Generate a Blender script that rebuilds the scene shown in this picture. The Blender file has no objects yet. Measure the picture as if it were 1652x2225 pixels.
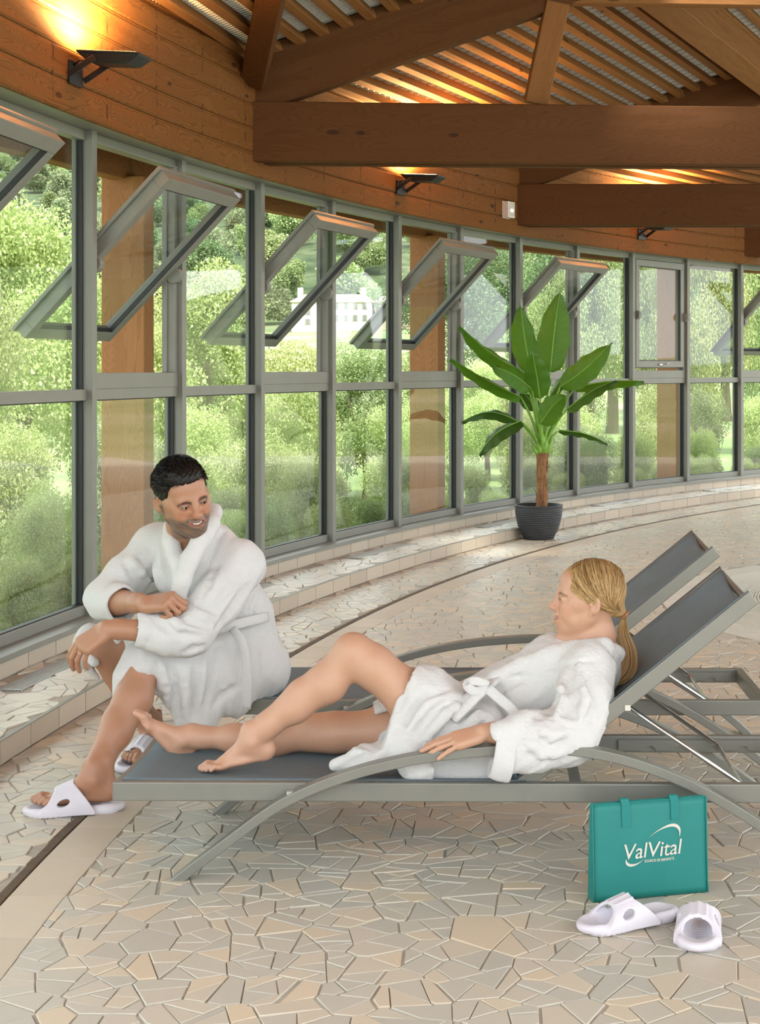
import bpy, bmesh, math, random
import numpy as np
from mathutils import Vector, Matrix

random.seed(7)
RNG = np.random.default_rng(11)
SC = bpy.context.scene
COL = SC.collection

# ------------------------------------------------------------------ camera
CAM_H, FPX, PX0, PY0 = 1.45, 3350.0, 1020.0, 800.0      # camera height, focal length and principal point (pixels of a 1652 x 2225 frame)
cam_data = bpy.data.cameras.new('camera')
cam_data.sensor_fit = 'VERTICAL'
cam_data.sensor_height = 36.0
cam_data.lens = FPX / 2225.0 * 36.0
cam_data.shift_x = -(PX0 - 826.0) / 2225.0
cam_data.shift_y = -(1112.5 - PY0) / 2225.0
cam_data.clip_start = 0.05
cam_data.clip_end = 3000
cam = bpy.data.objects.new('camera', cam_data)
cam.location = (0, 0, CAM_H)
cam.rotation_euler = (math.radians(90), 0, 0)
COL.objects.link(cam)
SC.camera = cam

try:        # shorter light paths keep the render quick
    SC.cycles.max_bounces = 6; SC.cycles.diffuse_bounces = 3; SC.cycles.glossy_bounces = 3; SC.cycles.transmission_bounces = 3; SC.cycles.transparent_max_bounces = 14
    SC.cycles.use_adaptive_sampling = True; SC.cycles.adaptive_threshold = .04
    SC.cycles.caustics_reflective = False; SC.cycles.caustics_refractive = False
except AttributeError: pass

# ------------------------------------------------------------------ daylight and exposure
world = bpy.data.worlds.new('overcast_sky')
SC.world = world
world.use_nodes = True
_bg = world.node_tree.nodes['Background']
_bg.inputs['Color'].default_value = (0.93, 0.97, 1.0, 1)
_bg.inputs['Strength'].default_value = 1.0
SC.view_settings.view_transform = 'Standard'
SC.view_settings.look = 'None'
SC.view_settings.gamma = 1.0
SC.view_settings.use_curve_mapping = False
SC.view_settings.exposure = 1.66

sun_data = bpy.data.lights.new('hazy_sun', 'SUN')
sun_data.energy = 2.8
sun_data.angle = math.radians(9)
sun_data.color = (1.0, .96, .86)
sun = bpy.data.objects.new('hazy_sun', sun_data)
sun.rotation_euler = Vector((-.30, .52, -.80)).to_track_quat('-Z', 'Y').to_euler()
COL.objects.link(sun)

# ------------------------------------------------------------------ helpers
def V(*a): return Vector(a)
def at(px, py, Y):
    """a point of the place: pixel of the photograph + distance in front of the camera"""
    return Vector(((px - PX0) * Y / FPX, Y, CAM_H - (py - PY0) * Y / FPX))

CX, CY, RAD = 18.73855, 3.88805, 21.05533            # centre and radius of the curved glass front
TH0, DTH = 2.95001647, -0.05487587
def wth(k): return TH0 + DTH * k
def W(k, r, z):                                      # bay coordinate k, r metres outwards of the mullions, height z
    t = wth(k); return Vector((CX + (RAD + r) * math.cos(t), CY + (RAD + r) * math.sin(t), z))
def wt(k): t = wth(k); return Vector((math.sin(t), -math.cos(t), 0))
def wn(k): t = wth(k); return Vector((-math.cos(t), -math.sin(t), 0))   # into the room
BAY = -DTH * RAD
Z = Vector((0, 0, 1))

def tag(o, label=None, cat=None, group=None, kind=None):
    if label: o['label'] = label
    if cat: o['category'] = cat
    if group: o['group'] = group
    if kind: o['kind'] = kind
    return o
def link(name, me, mat=None, parent=None):
    o = bpy.data.objects.new(name, me)
    COL.objects.link(o)
    if mat is not None and not me.materials: me.materials.append(mat)
    if parent is not None:
        o.parent = parent
        if parent.type == 'EMPTY': o.matrix_parent_inverse = Matrix.Translation(parent.location).inverted()
    return o
def thing(name, loc, label=None, cat=None, group=None, kind=None):
    o = bpy.data.objects.new(name, None)
    o.empty_display_size = 0.05
    o.location = loc
    COL.objects.link(o)
    return tag(o, label, cat, group, kind)
def smooth(me, on=True):
    me.polygons.foreach_set('use_smooth', np.full(len(me.polygons), on)); me.update()
def flip_check(me): return me

class MB:
    """collects shapes into one mesh"""
    def __init__(s): s.v = []; s.f = []; s.uv = None
    def add(s, vs, fs):
        n = len(s.v); s.v += [tuple(v) for v in vs]; s.f += [tuple(i + n for i in f) for f in fs]; return s
    def hexa(s, p):      # 8 corners: bottom 4 ccw, top 4 ccw
        return s.add(p, [(3,2,1,0),(4,5,6,7),(0,1,5,4),(1,2,6,5),(2,3,7,6),(3,0,4,7)])
    def box(s, c, hx, hy, hz):     # centre and three half vectors
        c, hx, hy, hz = Vector(c), Vector(hx), Vector(hy), Vector(hz)
        if hx.cross(hy).dot(hz) < 0: hx = -hx
        return s.hexa([c-hx-hy-hz, c+hx-hy-hz, c+hx+hy-hz, c-hx+hy-hz, c-hx-hy+hz, c+hx-hy+hz, c+hx+hy+hz, c-hx+hy+hz])
    def bx(s, x0, x1, y0, y1, z0, z1):
        return s.box(((x0+x1)/2,(y0+y1)/2,(z0+z1)/2), ((x1-x0)/2,0,0), (0,(y1-y0)/2,0), (0,0,(z1-z0)/2))
    def beam(s, p0, p1, w, h, up=Z):
        p0, p1 = Vector(p0), Vector(p1); d = (p1-p0); L = d.length; d.normalize()
        sd = d.cross(up).normalized(); u = sd.cross(d)
        return s.box((p0+p1)/2, d*L/2, sd*w/2, u*h/2)
    def loft(s, rings, closed=True, caps=True):
        n = len(rings[0]); base = len(s.v)
        for r in rings: s.v += [tuple(p) for p in r]
        m = n if closed else n-1
        for i in range(len(rings)-1):
            for j in range(m):
                a = base+i*n+j; b = base+i*n+(j+1) % n
                s.f.append((a, b, b+n, a+n))
        if caps and closed:
            s.f.append(tuple(base+j for j in reversed(range(n))))
            s.f.append(tuple(base+(len(rings)-1)*n+j for j in range(n)))
        return s
    def tube(s, pts, rad, n=8, caps=True, flat=1.0, up=None):
        pts = [Vector(p) for p in pts]; N = len(pts)
        if not hasattr(rad, '__len__'): rad = [rad]*N
        rings = []; prev = None
        for i, p in enumerate(pts):
            d = (pts[min(i+1, N-1)] - pts[max(i-1, 0)])
            if d.length < 1e-9: d = Vector((0, 0, 1))
            d.normalize()
            if up is not None: a = Vector(up)
            elif prev is None: a = Vector((0, 0, 1)) if abs(d.z) < .9 else Vector((1, 0, 0))
            else: a = prev
            e1 = (a - d*a.dot(d))
            if e1.length < 1e-6: e1 = d.orthogonal()
            e1.normalize(); e2 = d.cross(e1); prev = e1
            rings.append([p + (e1*math.cos(2*math.pi*j/n)*flat + e2*math.sin(2*math.pi*j/n))*rad[i] for j in range(n)])
        return s.loft(rings, True, caps)
    def sweep(s, pts, prof, up=Z, caps=True):
        """profile points (side, up) carried along a path, 'up' kept"""
        pts = [Vector(p) for p in pts]; N = len(pts); rings = []
        for i, p in enumerate(pts):
            d = (pts[min(i+1, N-1)] - pts[max(i-1, 0)]).normalized()
            sd = d.cross(Vector(up)).normalized(); u = sd.cross(d)
            rings.append([p + sd*a + u*b for a, b in prof])
        return s.loft(rings, True, caps)
    def lathe(s, c, prof, n=32):
        c = Vector(c); rings = [[c + Vector((r*math.cos(2*math.pi*j/n), r*math.sin(2*math.pi*j/n), z)) for j in range(n)] for r, z in prof]
        return s.loft(rings, True, True)
    def mesh(s, name):
        me = bpy.data.meshes.new(name); me.from_pydata(s.v, [], s.f); me.update(); return me
    def build(s, name, mat, parent=None, sm=False, bev=0.0, uv=None):
        me = s.mesh(name)
        if uv is not None:
            lay = me.uv_layers.new(name='UVMap')
            vi = np.empty(len(me.loops), np.int32); me.loops.foreach_get('vertex_index', vi)
            lay.data.foreach_set('uv', np.asarray(uv, np.float32)[vi].ravel())
        if sm: smooth(me)
        o = link(name, me, mat, parent)
        if bev > 0:
            b = o.modifiers.new('bevel', 'BEVEL'); b.width = bev; b.segments = 2; b.limit_method = 'ANGLE'
        return o

def mesh_np(name, verts, faces, uv=None):
    me = bpy.data.meshes.new(name)
    verts = np.asarray(verts, np.float32); faces = np.asarray(faces, np.int32)
    me.vertices.add(len(verts)); me.vertices.foreach_set('co', verts.ravel())
    n = faces.shape[1]
    me.loops.add(faces.size); me.loops.foreach_set('vertex_index', faces.ravel())
    me.polygons.add(len(faces)); me.polygons.foreach_set('loop_start', np.arange(0, faces.size, n, dtype=np.int32))
    me.update(calc_edges=True); me.validate()
    return me

def box_beam(name, p0, p1, w, h, mat, parent=None, up=Z, bev=0.006):
    """a straight timber, its own x axis along the grain"""
    p0, p1 = Vector(p0), Vector(p1); d = p1-p0; L = d.length; d = d.normalized()
    sd = d.cross(Vector(up)).normalized(); u = sd.cross(d)
    me = MB().bx(-L/2, L/2, -w/2, w/2, -h/2, h/2).mesh(name)
    M = Matrix((( d.x, -sd.x, u.x, (p0.x+p1.x)/2), (d.y, -sd.y, u.y, (p0.y+p1.y)/2), (d.z, -sd.z, u.z, (p0.z+p1.z)/2), (0, 0, 0, 1)))
    o = bpy.data.objects.new(name, me); COL.objects.link(o); me.materials.append(mat)
    if parent is not None:
        o.parent = parent
        if parent.type == 'EMPTY': o.matrix_parent_inverse = Matrix.Translation(parent.location).inverted()
    o.matrix_basis = M
    if bev: b = o.modifiers.new('bevel', 'BEVEL'); b.width = bev; b.segments = 1
    return o

# ------------------------------------------------------------------ materials
class NT:
    def __init__(s, name):
        s.m = bpy.data.materials.new(name); s.m.use_nodes = True
        s.t = s.m.node_tree; s.b = s.t.nodes['Principled BSDF']; s.out = s.t.nodes['Material Output']
    def n(s, typ, **kw):
        nd = s.t.nodes.new(typ)
        for k, v in kw.items():
            if k.startswith('i_'):
                nm = k[2:]; nm = int(nm) if nm.isdigit() else nm.replace('_', ' ')
                nd.inputs[nm].default_value = v
            else: setattr(nd, k, v)
        return nd
    def l(s, a, b): s.t.links.new(a, b)
    def coord(s, kind='Object', scale=(1, 1, 1), rot=(0, 0, 0)):
        tc = s.n('ShaderNodeTexCoord'); mp = s.n('ShaderNodeMapping')
        mp.inputs['Scale'].default_value = scale; mp.inputs['Rotation'].default_value = rot
        s.l(tc.outputs[kind], mp.inputs['Vector']); return mp.outputs['Vector']
    def noise(s, vec, scale, detail=3, rough=.5, dist=0):
        n = s.n('ShaderNodeTexNoise'); n.inputs['Scale'].default_value = scale; n.inputs['Detail'].default_value = detail
        n.inputs['Roughness'].default_value = rough; n.inputs['Distortion'].default_value = dist
        if vec is not None: s.l(vec, n.inputs['Vector'])
        return n.outputs['Fac']
    def ramp(s, fac, stops):
        r = s.n('ShaderNodeValToRGB'); e = r.color_ramp.elements
        e[0].position, e[0].color = stops[0][0], (*stops[0][1], 1)
        e[1].position, e[1].color = stops[-1][0], (*stops[-1][1], 1)
        for p, c in stops[1:-1]:
            x = e.new(p); x.color = (*c, 1)
        s.l(fac, r.inputs['Fac']); return r.outputs['Color']
    def math(s, op, a, b=None, c=None):
        m = s.n('ShaderNodeMath', operation=op)
        for i, x in enumerate((a, b, c)):
            if x is None: continue
            if isinstance(x, (int, float)): m.inputs[i].default_value = x
            else: s.l(x, m.inputs[i])
        return m.outputs[0]
    def mix(s, fac, a, b, mode='MIX'):
        m = s.n('ShaderNodeMix', data_type='RGBA', blend_type=mode)
        for sock, x in ((m.inputs['Factor'], fac), (m.inputs[6], a), (m.inputs[7], b)):
            if isinstance(x, (int, float)): sock.default_value = x
            elif isinstance(x, tuple): sock.default_value = (*x, 1) if len(x) == 3 else x
            else: s.l(x, sock)
        return m.outputs[2]
    def bump(s, h, strength=.3, dist=.01):
        b = s.n('ShaderNodeBump'); b.inputs['Strength'].default_value = strength; b.inputs['Distance'].default_value = dist
        s.l(h, b.inputs['Height']); s.l(b.outputs['Normal'], s.b.inputs['Normal']); return s
    def set(s, **kw):
        for k, v in kw.items():
            inp = s.b.inputs[k.replace('_', ' ')]
            if isinstance(v, (int, float)): inp.default_value = v
            elif isinstance(v, tuple): inp.default_value = (*v, 1) if (len(v) == 3 and inp.type == 'RGBA') else v
            else: s.l(v, inp)
        return s

def plain(name, col, rough=.5, metal=0.0, var=0.08, scale=30, bump=0.0, bscale=200, **kw):
    t = NT(name); vec = t.coord('Object')
    n = t.noise(vec, scale, 4)
    c = t.ramp(n, [(.25, tuple(x*(1-var) for x in col)), (.75, tuple(min(1, x*(1+var)) for x in col))])
    t.set(Base_Color=c, Roughness=rough, Metallic=metal, **kw)
    if bump: t.bump(t.noise(vec, bscale, 3), bump, .002)
    return t.m

def wood(name, base, dark, kind='Object', gain=1.0, nails=False, contrast=1.0, rough=.72):
    t = NT(name); tc = t.n('ShaderNodeTexCoord'); oi = t.n('ShaderNodeObjectInfo')
    off = t.n('ShaderNodeVectorMath', operation='SCALE'); off.inputs['Scale'].default_value = 37.0
    cb = t.n('ShaderNodeCombineXYZ'); t.l(oi.outputs['Random'], cb.inputs[0]); t.l(oi.outputs['Random'], cb.inputs[1]); t.l(oi.outputs['Random'], cb.inputs[2])
    t.l(cb.outputs[0], off.inputs[0])
    ad = t.n('ShaderNodeVectorMath', operation='ADD'); t.l(tc.outputs[kind], ad.inputs[0]); t.l(off.outputs[0], ad.inputs[1])
    mp = t.n('ShaderNodeMapping'); mp.inputs['Scale'].default_value = (1.0*gain, 7.0*gain, 7.0*gain); t.l(ad.outputs[0], mp.inputs['Vector'])
    fig = t.noise(mp.outputs[0], 1.3, 1.5, .5, .25)
    rings = t.math('FRACT', t.math('MULTIPLY', fig, 34.0))
    line = t.math('POWER', rings, 3.0)
    mp2 = t.n('ShaderNodeMapping'); mp2.inputs['Scale'].default_value = (3, 90, 90); t.l(ad.outputs[0], mp2.inputs['Vector'])
    fine = t.noise(mp2.outputs[0], 2.0, 3)
    patch = t.noise(ad.outputs[0], 1.6, 2)
    c0 = t.mix(t.math('MULTIPLY', line, .80*contrast), base, dark)
    c1 = t.mix(t.math('MULTIPLY', fine, .35), c0, tuple(x*.55 for x in base))
    c2 = t.mix(t.math('MULTIPLY', patch, .5), c1, tuple(x*y for x, y in zip(base, (.72, .62, .55))))
    kn = t.n('ShaderNodeTexVoronoi'); kn.inputs['Scale'].default_value = 1.0
    mp3 = t.n('ShaderNodeMapping'); mp3.inputs['Scale'].default_value = (2.2, 5.5, 5.5); t.l(ad.outputs[0], mp3.inputs['Vector']); t.l(mp3.outputs[0], kn.inputs['Vector'])
    kk = t.math('LESS_THAN', t.math('ADD', kn.outputs['Distance'], t.math('MULTIPLY', fine, .06)), .115)
    c3 = t.mix(t.math('MULTIPLY', kk, .7), c2, tuple(x*.35 for x in dark))
    if nails:      # dark weathered stains along the nail lines
        sp = t.n('ShaderNodeSeparateXYZ'); t.l(tc.outputs['UV'], sp.inputs[0])
        fx = t.math('FRACT', t.math('DIVIDE', sp.outputs[0], .63))
        dx = t.math('ABSOLUTE', t.math('SUBTRACT', fx, .5))
        mpn = t.n('ShaderNodeMapping'); mpn.inputs['Scale'].default_value = (30, 9, 9); t.l(ad.outputs[0], mpn.inputs['Vector'])
        st = t.noise(mpn.outputs[0], 1.0, 2)
        mpm = t.n('ShaderNodeMapping'); mpm.inputs['Scale'].default_value = (3, 16, 16); t.l(ad.outputs[0], mpm.inputs['Vector'])
        msk = t.ramp(t.noise(mpm.outputs[0], 1.0, 2), [(.46, (0, 0, 0)), (.60, (1, 1, 1))])
        inn = t.math('LESS_THAN', t.math('ADD', dx, t.math('MULTIPLY', st, .035)), .030)
        c3 = t.mix(t.math('MULTIPLY', t.math('MULTIPLY', inn, msk), .75), c3, tuple(x*.35 for x in dark))
    t.set(Base_Color=c3, Roughness=rough, Specular_IOR_Level=.25)
    t.bump(line, .25, .004)
    return t.m

def glass_mat(name='glazing', tint=(.93, .97, .95)):
    t = NT(name); t.t.nodes.remove(t.b)
    tr = t.n('ShaderNodeBsdfTransparent'); tr.inputs['Color'].default_value = (*tint, 1)
    gl = t.n('ShaderNodeBsdfGlossy'); gl.inputs['Roughness'].default_value = .02; gl.inputs['Color'].default_value = (1, 1, 1, 1)
    ge = t.n('ShaderNodeNewGeometry'); dt = t.n('ShaderNodeVectorMath', operation='DOT_PRODUCT')
    t.l(ge.outputs['Incoming'], dt.inputs[0]); t.l(ge.outputs['Normal'], dt.inputs[1])
    q = t.math('SUBTRACT', 1.0, t.math('ABSOLUTE', dt.outputs['Value']))
    fac = t.math('ADD', .035, t.math('MULTIPLY', t.math('POWER', q, 5.0), .6))
    mx = t.n('ShaderNodeMixShader'); t.l(fac, mx.inputs[0]); t.l(tr.outputs[0], mx.inputs[1]); t.l(gl.outputs[0], mx.inputs[2])
    t.l(mx.outputs[0], t.out.inputs['Surface'])
    return t.m

M = {}
M['wall_wood'] = wood('weathered_pine_boards', (.235, .096, .021), (.058, .019, .0036), 'UV', 1.0, nails=True)
M['beam_wood'] = wood('glulam_timber', (.120, .045, .0088), (.050, .017, .003), 'Object', .8, contrast=.6)
M['post_wood'] = wood('outdoor_larch', (.40, .19, .075), (.20, .075, .024), 'Object', .8, contrast=.8)
M['slat_wood'] = wood('roof_batten_pine', (.28, .125, .036), (.12, .043, .011), 'Object', 1.0, contrast=.5)
M['frame'] = plain('grey_green_lacquered_aluminium', (.225, .228, .196), .42, 0, .05, 8)
M['gasket'] = plain('black_rubber_gasket', (.015, .016, .016), .5)
M['glass'] = glass_mat()
M['grout'] = plain('sandy_grey_grout', (.47, .44, .375), .85, 0, .18, 14)
M['steel'] = plain('brushed_stainless', (.62, .62, .60), .25, 1.0, .05)

# =================================================================== crazy paving
def clip_half(poly, a, b, c):           # keep a*x+b*y <= c
    out = []; n = len(poly)
    for i in range(n):
        p, q = poly[i], poly[(i+1) % n]
        dp = a*p[0]+b*p[1]-c; dq = a*q[0]+b*q[1]-c
        if dp <= 0: out.append(p)
        if (dp < 0 < dq) or (dq < 0 < dp):
            t = dp/(dp-dq); out.append((p[0]+(q[0]-p[0])*t, p[1]+(q[1]-p[1])*t))
    return out
def area_of(poly):
    return .5*abs(sum(poly[i][0]*poly[(i+1) % len(poly)][1]-poly[(i+1) % len(poly)][0]*poly[i][1] for i in range(len(poly))))
def cen_of(poly): return (sum(p[0] for p in poly)/len(poly), sum(p[1] for p in poly)/len(poly))

def crazy_cells(x0, x1, y0, y1, size, keep, rnd):
    """broken slabs: jittered cells, most of them cracked once or twice more, then set apart by uneven joints"""
    nx, ny = int((x1-x0)/size)+1, int((y1-y0)/size)+1
    g = {}
    for i in range(-2, nx+2):
        for j in range(-2, ny+2):
            g[i, j] = (x0+(i+.5+rnd.uniform(-.48, .48)+(.5 if j % 2 else 0))*size, y0+(j+.5+rnd.uniform(-.48, .48))*size)
    cells = []
    for i in range(nx):
        for j in range(ny):
            p = g[i, j]
            if not keep(*p): continue
            h = size*1.6
            poly = [(p[0]-h, p[1]-h), (p[0]+h, p[1]-h), (p[0]+h, p[1]+h), (p[0]-h, p[1]+h)]
            for di in (-2, -1, 0, 1, 2):
                for dj in (-2, -1, 0, 1, 2):
                    if (di or dj) and (i+di, j+dj) in g:
                        q = g[i+di, j+dj]; a, b = q[0]-p[0], q[1]-p[1]
                        poly = clip_half(poly, a, b, (q[0]**2+q[1]**2-p[0]**2-p[1]**2)/2)
                        if len(poly) < 3: break
                if len(poly) < 3: break
            if len(poly) < 3: continue
            poly = [v for n_, v in enumerate(poly) if math.dist(v, poly[n_-1]) > size*.07] if len(poly) > 4 else poly
            if len(poly) < 3: continue
            work = [poly]; done = []
            while work:
                q = work.pop(); ar = area_of(q)
                if ar > size*size*.5 and rnd.random() < .93 or (ar > size*size*.3 and rnd.random() < .35):
                    c = cen_of(q); th = rnd.uniform(0, math.pi)
                    # crack across the longer way
                    ds = [(math.dist(q[m], c), q[m]) for m in range(len(q))]; far = max(ds)[1]
                    th = math.atan2(far[1]-c[1], far[0]-c[0]) + rnd.uniform(-.75, .75)
                    a, b = math.cos(th), math.sin(th); cc = a*c[0]+b*c[1]+rnd.uniform(-.12, .12)*size
                    r1, r2 = clip_half(q, a, b, cc), clip_half(q, -a, -b, -cc)
                    if len(r1) > 2 and len(r2) > 2 and min(area_of(r1), area_of(r2)) > size*size*.08:
                        work += [r1, r2]; continue
                done.append(q)
            for q in done:
                s = 1 if sum(q[m][0]*q[(m+1) % len(q)][1]-q[(m+1) % len(q)][0]*q[m][1] for m in range(len(q))) > 0 else -1
                if s < 0: q = q[::-1]
                r = q
                for m in range(len(q)):
                    pA, pB = q[m], q[(m+1) % len(q)]; L = math.dist(pA, pB)
                    if L < 1e-5: continue
                    nx_, ny_ = (pB[1]-pA[1])/L, -(pB[0]-pA[0])/L
                    gap = size*(rnd.uniform(.007, .018) if rnd.random() < .8 else rnd.uniform(.025, .05))
                    r = clip_half(r, nx_, ny_, nx_*pA[0]+ny_*pA[1]-gap)
                    if len(r) < 3: break
                if len(r) >= 3 and area_of(r) > size*size*.03: cells.append(r)
    return cells

def slab_geo(poly3, z, rnd, inset=.0025, dep=.009, tilt=.0022):
    """one slab: polygon of (x, y), its top slightly tilted and its arrises worn"""
    n = len(poly3); c = cen_of(poly3)
    tx, ty, dz = rnd.uniform(-tilt, tilt)*8, rnd.uniform(-tilt, tilt)*8, rnd.uniform(-.0008, .0012)
    vs = []
    for p in poly3: vs.append((p[0], p[1], z-dep))
    for p in poly3: vs.append((p[0], p[1], z-inset*.7+dz+(p[0]-c[0])*tx+(p[1]-c[1])*ty))
    for p in poly3:
        d = math.dist(p, c); f = max(0, 1-inset/max(d, 1e-4))
        x, y = c[0]+(p[0]-c[0])*f, c[1]+(p[1]-c[1])*f
        vs.append((x, y, z+dz+(x-c[0])*tx+(y-c[1])*ty))
    fs = []
    for i in range(n):
        j = (i+1) % n
        fs.append((i, j, n+j, n+i)); fs.append((n+i, n+j, 2*n+j, 2*n+i))
    fs.append(tuple(2*n+i for i in range(n)))
    return vs, fs

def stone_mat(name, stops, rough=.42, spec=.5):
    t = NT(name); vec = t.coord('Object')
    at_ = t.n('ShaderNodeAttribute', attribute_name='tint')
    c = t.ramp(at_.outputs['Fac'], stops)
    n1 = t.noise(vec, 9, 5, .6); n2 = t.noise(vec, 120, 3)
    c = t.mix(t.math('MULTIPLY', n1, .38), c, t.mix(.5, c, (.42, .41, .37)))
    c = t.mix(t.math('MULTIPLY', n2, .25), c, t.mix(.5, c, (.75, .72, .66)))
    t.set(Base_Color=c, Roughness=t.math('ADD', t.math('MULTIPLY', n1, .22), rough-.1), Specular_IOR_Level=spec)
    t.bump(t.math('ADD', t.math('MULTIPLY', n1, .7), t.math('MULTIPLY', n2, .3)), .35, .004)
    return t.m
M['paver'] = stone_mat('broken_sandstone_slabs', [(0, (.50, .475, .41)), (.3, (.55, .51, .425)), (.55, (.59, .53, .425)), (.8, (.65, .555, .42)), (1, (.69, .565, .40))], .36)
M['paver_pale'] = stone_mat('pale_step_slabs', [(0, (.60, .57, .50)), (1, (.74, .69, .59))])
M['riser'] = stone_mat('beige_riser_tile', [(0, (.46, .38, .28)), (1, (.56, .47, .35))], .5)
M['border'] = stone_mat('plain_border_tile', [(0, (.55, .47, .35)), (1, (.64, .55, .42))], .45)
M['joint'] = plain('brown_expansion_joint', (.11, .075, .045), .7, 0, .25, 20)

def set_tint(me, vals):
    a = me.attributes.new('tint', 'FLOAT', 'FACE'); a.data.foreach_set('value', np.asarray(vals, np.float32))

FLOOR_POLE = (CX, CY)
def rr_of(x, y): return math.hypot(x-CX, y-CY)-RAD
def kk_of(x, y): return (math.atan2(y-CY, x-CX) % (2*math.pi)-TH0)/DTH

def polar_slab(name, k0, k1, r0, r1, z, mat, nk=120, th=.0, parent=None):
    mb = MB(); vs = []; fs = []
    for i in range(nk+1):
        k = k0+(k1-k0)*i/nk; vs += [W(k, r0, z), W(k, r1, z)]
    for i in range(nk): fs.append((2*i, 2*i+1, 2*i+3, 2*i+2))
    n = len(vs)
    if th:
        vs += [v-Vector((0, 0, th)) for v in vs]
        fs += [(f[3]+n, f[2]+n, f[1]+n, f[0]+n) for f in fs]
        for i in range(nk):
            fs.append((2*i, 2*i+2, 2*i+2+n, 2*i+n)); fs.append((2*i+1, 2*i+1+n, 2*i+3+n, 2*i+3))
        fs += [(0, n, n+1, 1), (2*nk, 2*nk+1, 2*nk+1+n, 2*nk+n)]
    mb.add(vs, fs); me = mb.mesh(name)
    bm = bmesh.new(); bm.from_mesh(me); bmesh.ops.recalc_face_normals(bm, faces=bm.faces)
    if not th and bm.faces and next(iter(bm.faces)).normal.z < 0: bmesh.ops.reverse_faces(bm, faces=bm.faces)
    bm.to_mesh(me); bm.free()
    return link(name, me, mat, parent)

floor = tag(polar_slab('floor', -9, 16, -17, -.50, -.0042, M['grout'], 160, .10), 'pale crazy-paved stone floor of the pool hall', None, None, 'structure')

POOL = (3.55, 9.45)
def keep_main(x, y):
    if y < 2.9 or y > 17.5: return False
    if not (-.335*y-.45 < x < .22*y+.55): return False
    if rr_of(x, y) > -1.13: return False
    return math.hypot(x-POOL[0], y-POOL[1]) > 2.36
rnd = random.Random(5)
cells_main = []
for q in crazy_cells(-3.2, 4.6, 2.85, 17.5, .138, keep_main, rnd):
    r = []
    for p in q:
        ro = rr_of(*p)
        if ro > -1.205:
            f = (RAD-1.205)/(RAD+ro); p = (CX+(p[0]-CX)*f, CY+(p[1]-CY)*f)
        dp = math.hypot(p[0]-POOL[0], p[1]-POOL[1])
        if dp < 2.37: p = (POOL[0]+(p[0]-POOL[0])*2.37/dp, POOL[1]+(p[1]-POOL[1])*2.37/dp)
        r.append(p)
    if area_of(r) > .0007: cells_main.append((r, 0.0))
# strip between the joint and the step, laid out along the curve
for q in crazy_cells(-4.4*BAY, 12.5*BAY, -1.012, -.535, .145, lambda s, r: -1.0 < r < -.545, rnd):
    r = []
    for s, ro in q:
        ro = min(max(ro, -1.012), -.537); w = W(s/BAY, ro, 0); r.append((w.x, w.y))
    if area_of(r) > .0006: cells_main.append((r, 0.0))

def proj(p):
    return (PX0+p[0]*FPX/p[1], PY0+(CAM_H-p[2])*FPX/p[1])
def shown(poly, z):
    P = [proj((p[0], p[1], z)) for p in poly]
    c = cen_of(P)
    if not (-10 < c[0] < 1662 and c[1] < 2235): return 0
    return area_of(P)
def ccw(q):
    s = sum(q[m][0]*q[(m+1) % len(q)][1]-q[(m+1) % len(q)][0]*q[m][1] for m in range(len(q)))
    return q if s > 0 else q[::-1]

cells_main = [(ccw(q), z) for q, z in cells_main]
order = sorted(range(len(cells_main)), key=lambda i: -shown(*cells_main[i]))
def tint_of(rnd):
    u = rnd.random()
    return .9+.1*rnd.random() if u > .93 else (.62+.25*rnd.random() if u > .72 else .6*rnd.random())
for i in order[:300]:
    vs, fs = slab_geo(*cells_main[i], rnd)
    mb = MB().add(vs, fs); me = mb.mesh('paving_slab'); set_tint(me, [tint_of(rnd)]*len(fs)); link('paving_slab', me, M['paver'], floor)
mb = MB(); tv = []
for i in order[300:]:
    vs, fs = slab_geo(*cells_main[i], rnd, tilt=.0012); mb.add(vs, fs); tv += [tint_of(rnd)]*len(fs)
me = mb.mesh('paving_slabs'); set_tint(me, tv); o = link('paving_slabs', me, M['paver'], floor); o['kind'] = 'stuff'

# plain border tiles and the brown joint
def curved_block(k0, k1, r0, r1, z0, z1, n=4, ins=.0015):
    mb = MB(); rings = []
    for i in range(n+1):
        k = k0+(k1-k0)*i/n
        rings.append([W(k, r0, z0), W(k, r1, z0), W(k, r1, z1-ins), W(k, r1-ins, z1), W(k, r0+ins, z1), W(k, r0, z1-ins)])
    return mb.loft(rings)
def fix_normals(o):
    bm = bmesh.new(); bm.from_mesh(o.data); bmesh.ops.recalc_face_normals(bm, faces=bm.faces); bm.to_mesh(o.data); bm.free(); return o
s = -5.2
while s < 11.5:
    L = .335/BAY
    me = curved_block(s+.0025, s+L-.0025, -1.203, -1.050, -.009, .0005).mesh('border_tile')
    set_tint(me, [rnd.random()]*len(me.polygons)); fix_normals(link('border_tile', me, M['border'], floor)); s += L
s = -5.2
while s < 11.5:
    L = .55/BAY
    fix_normals(curved_block(s+.002, s+L-.002, -1.046, -1.018, -.009, .003).build('joint_strip', M['joint'], floor)); s += L

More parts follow.
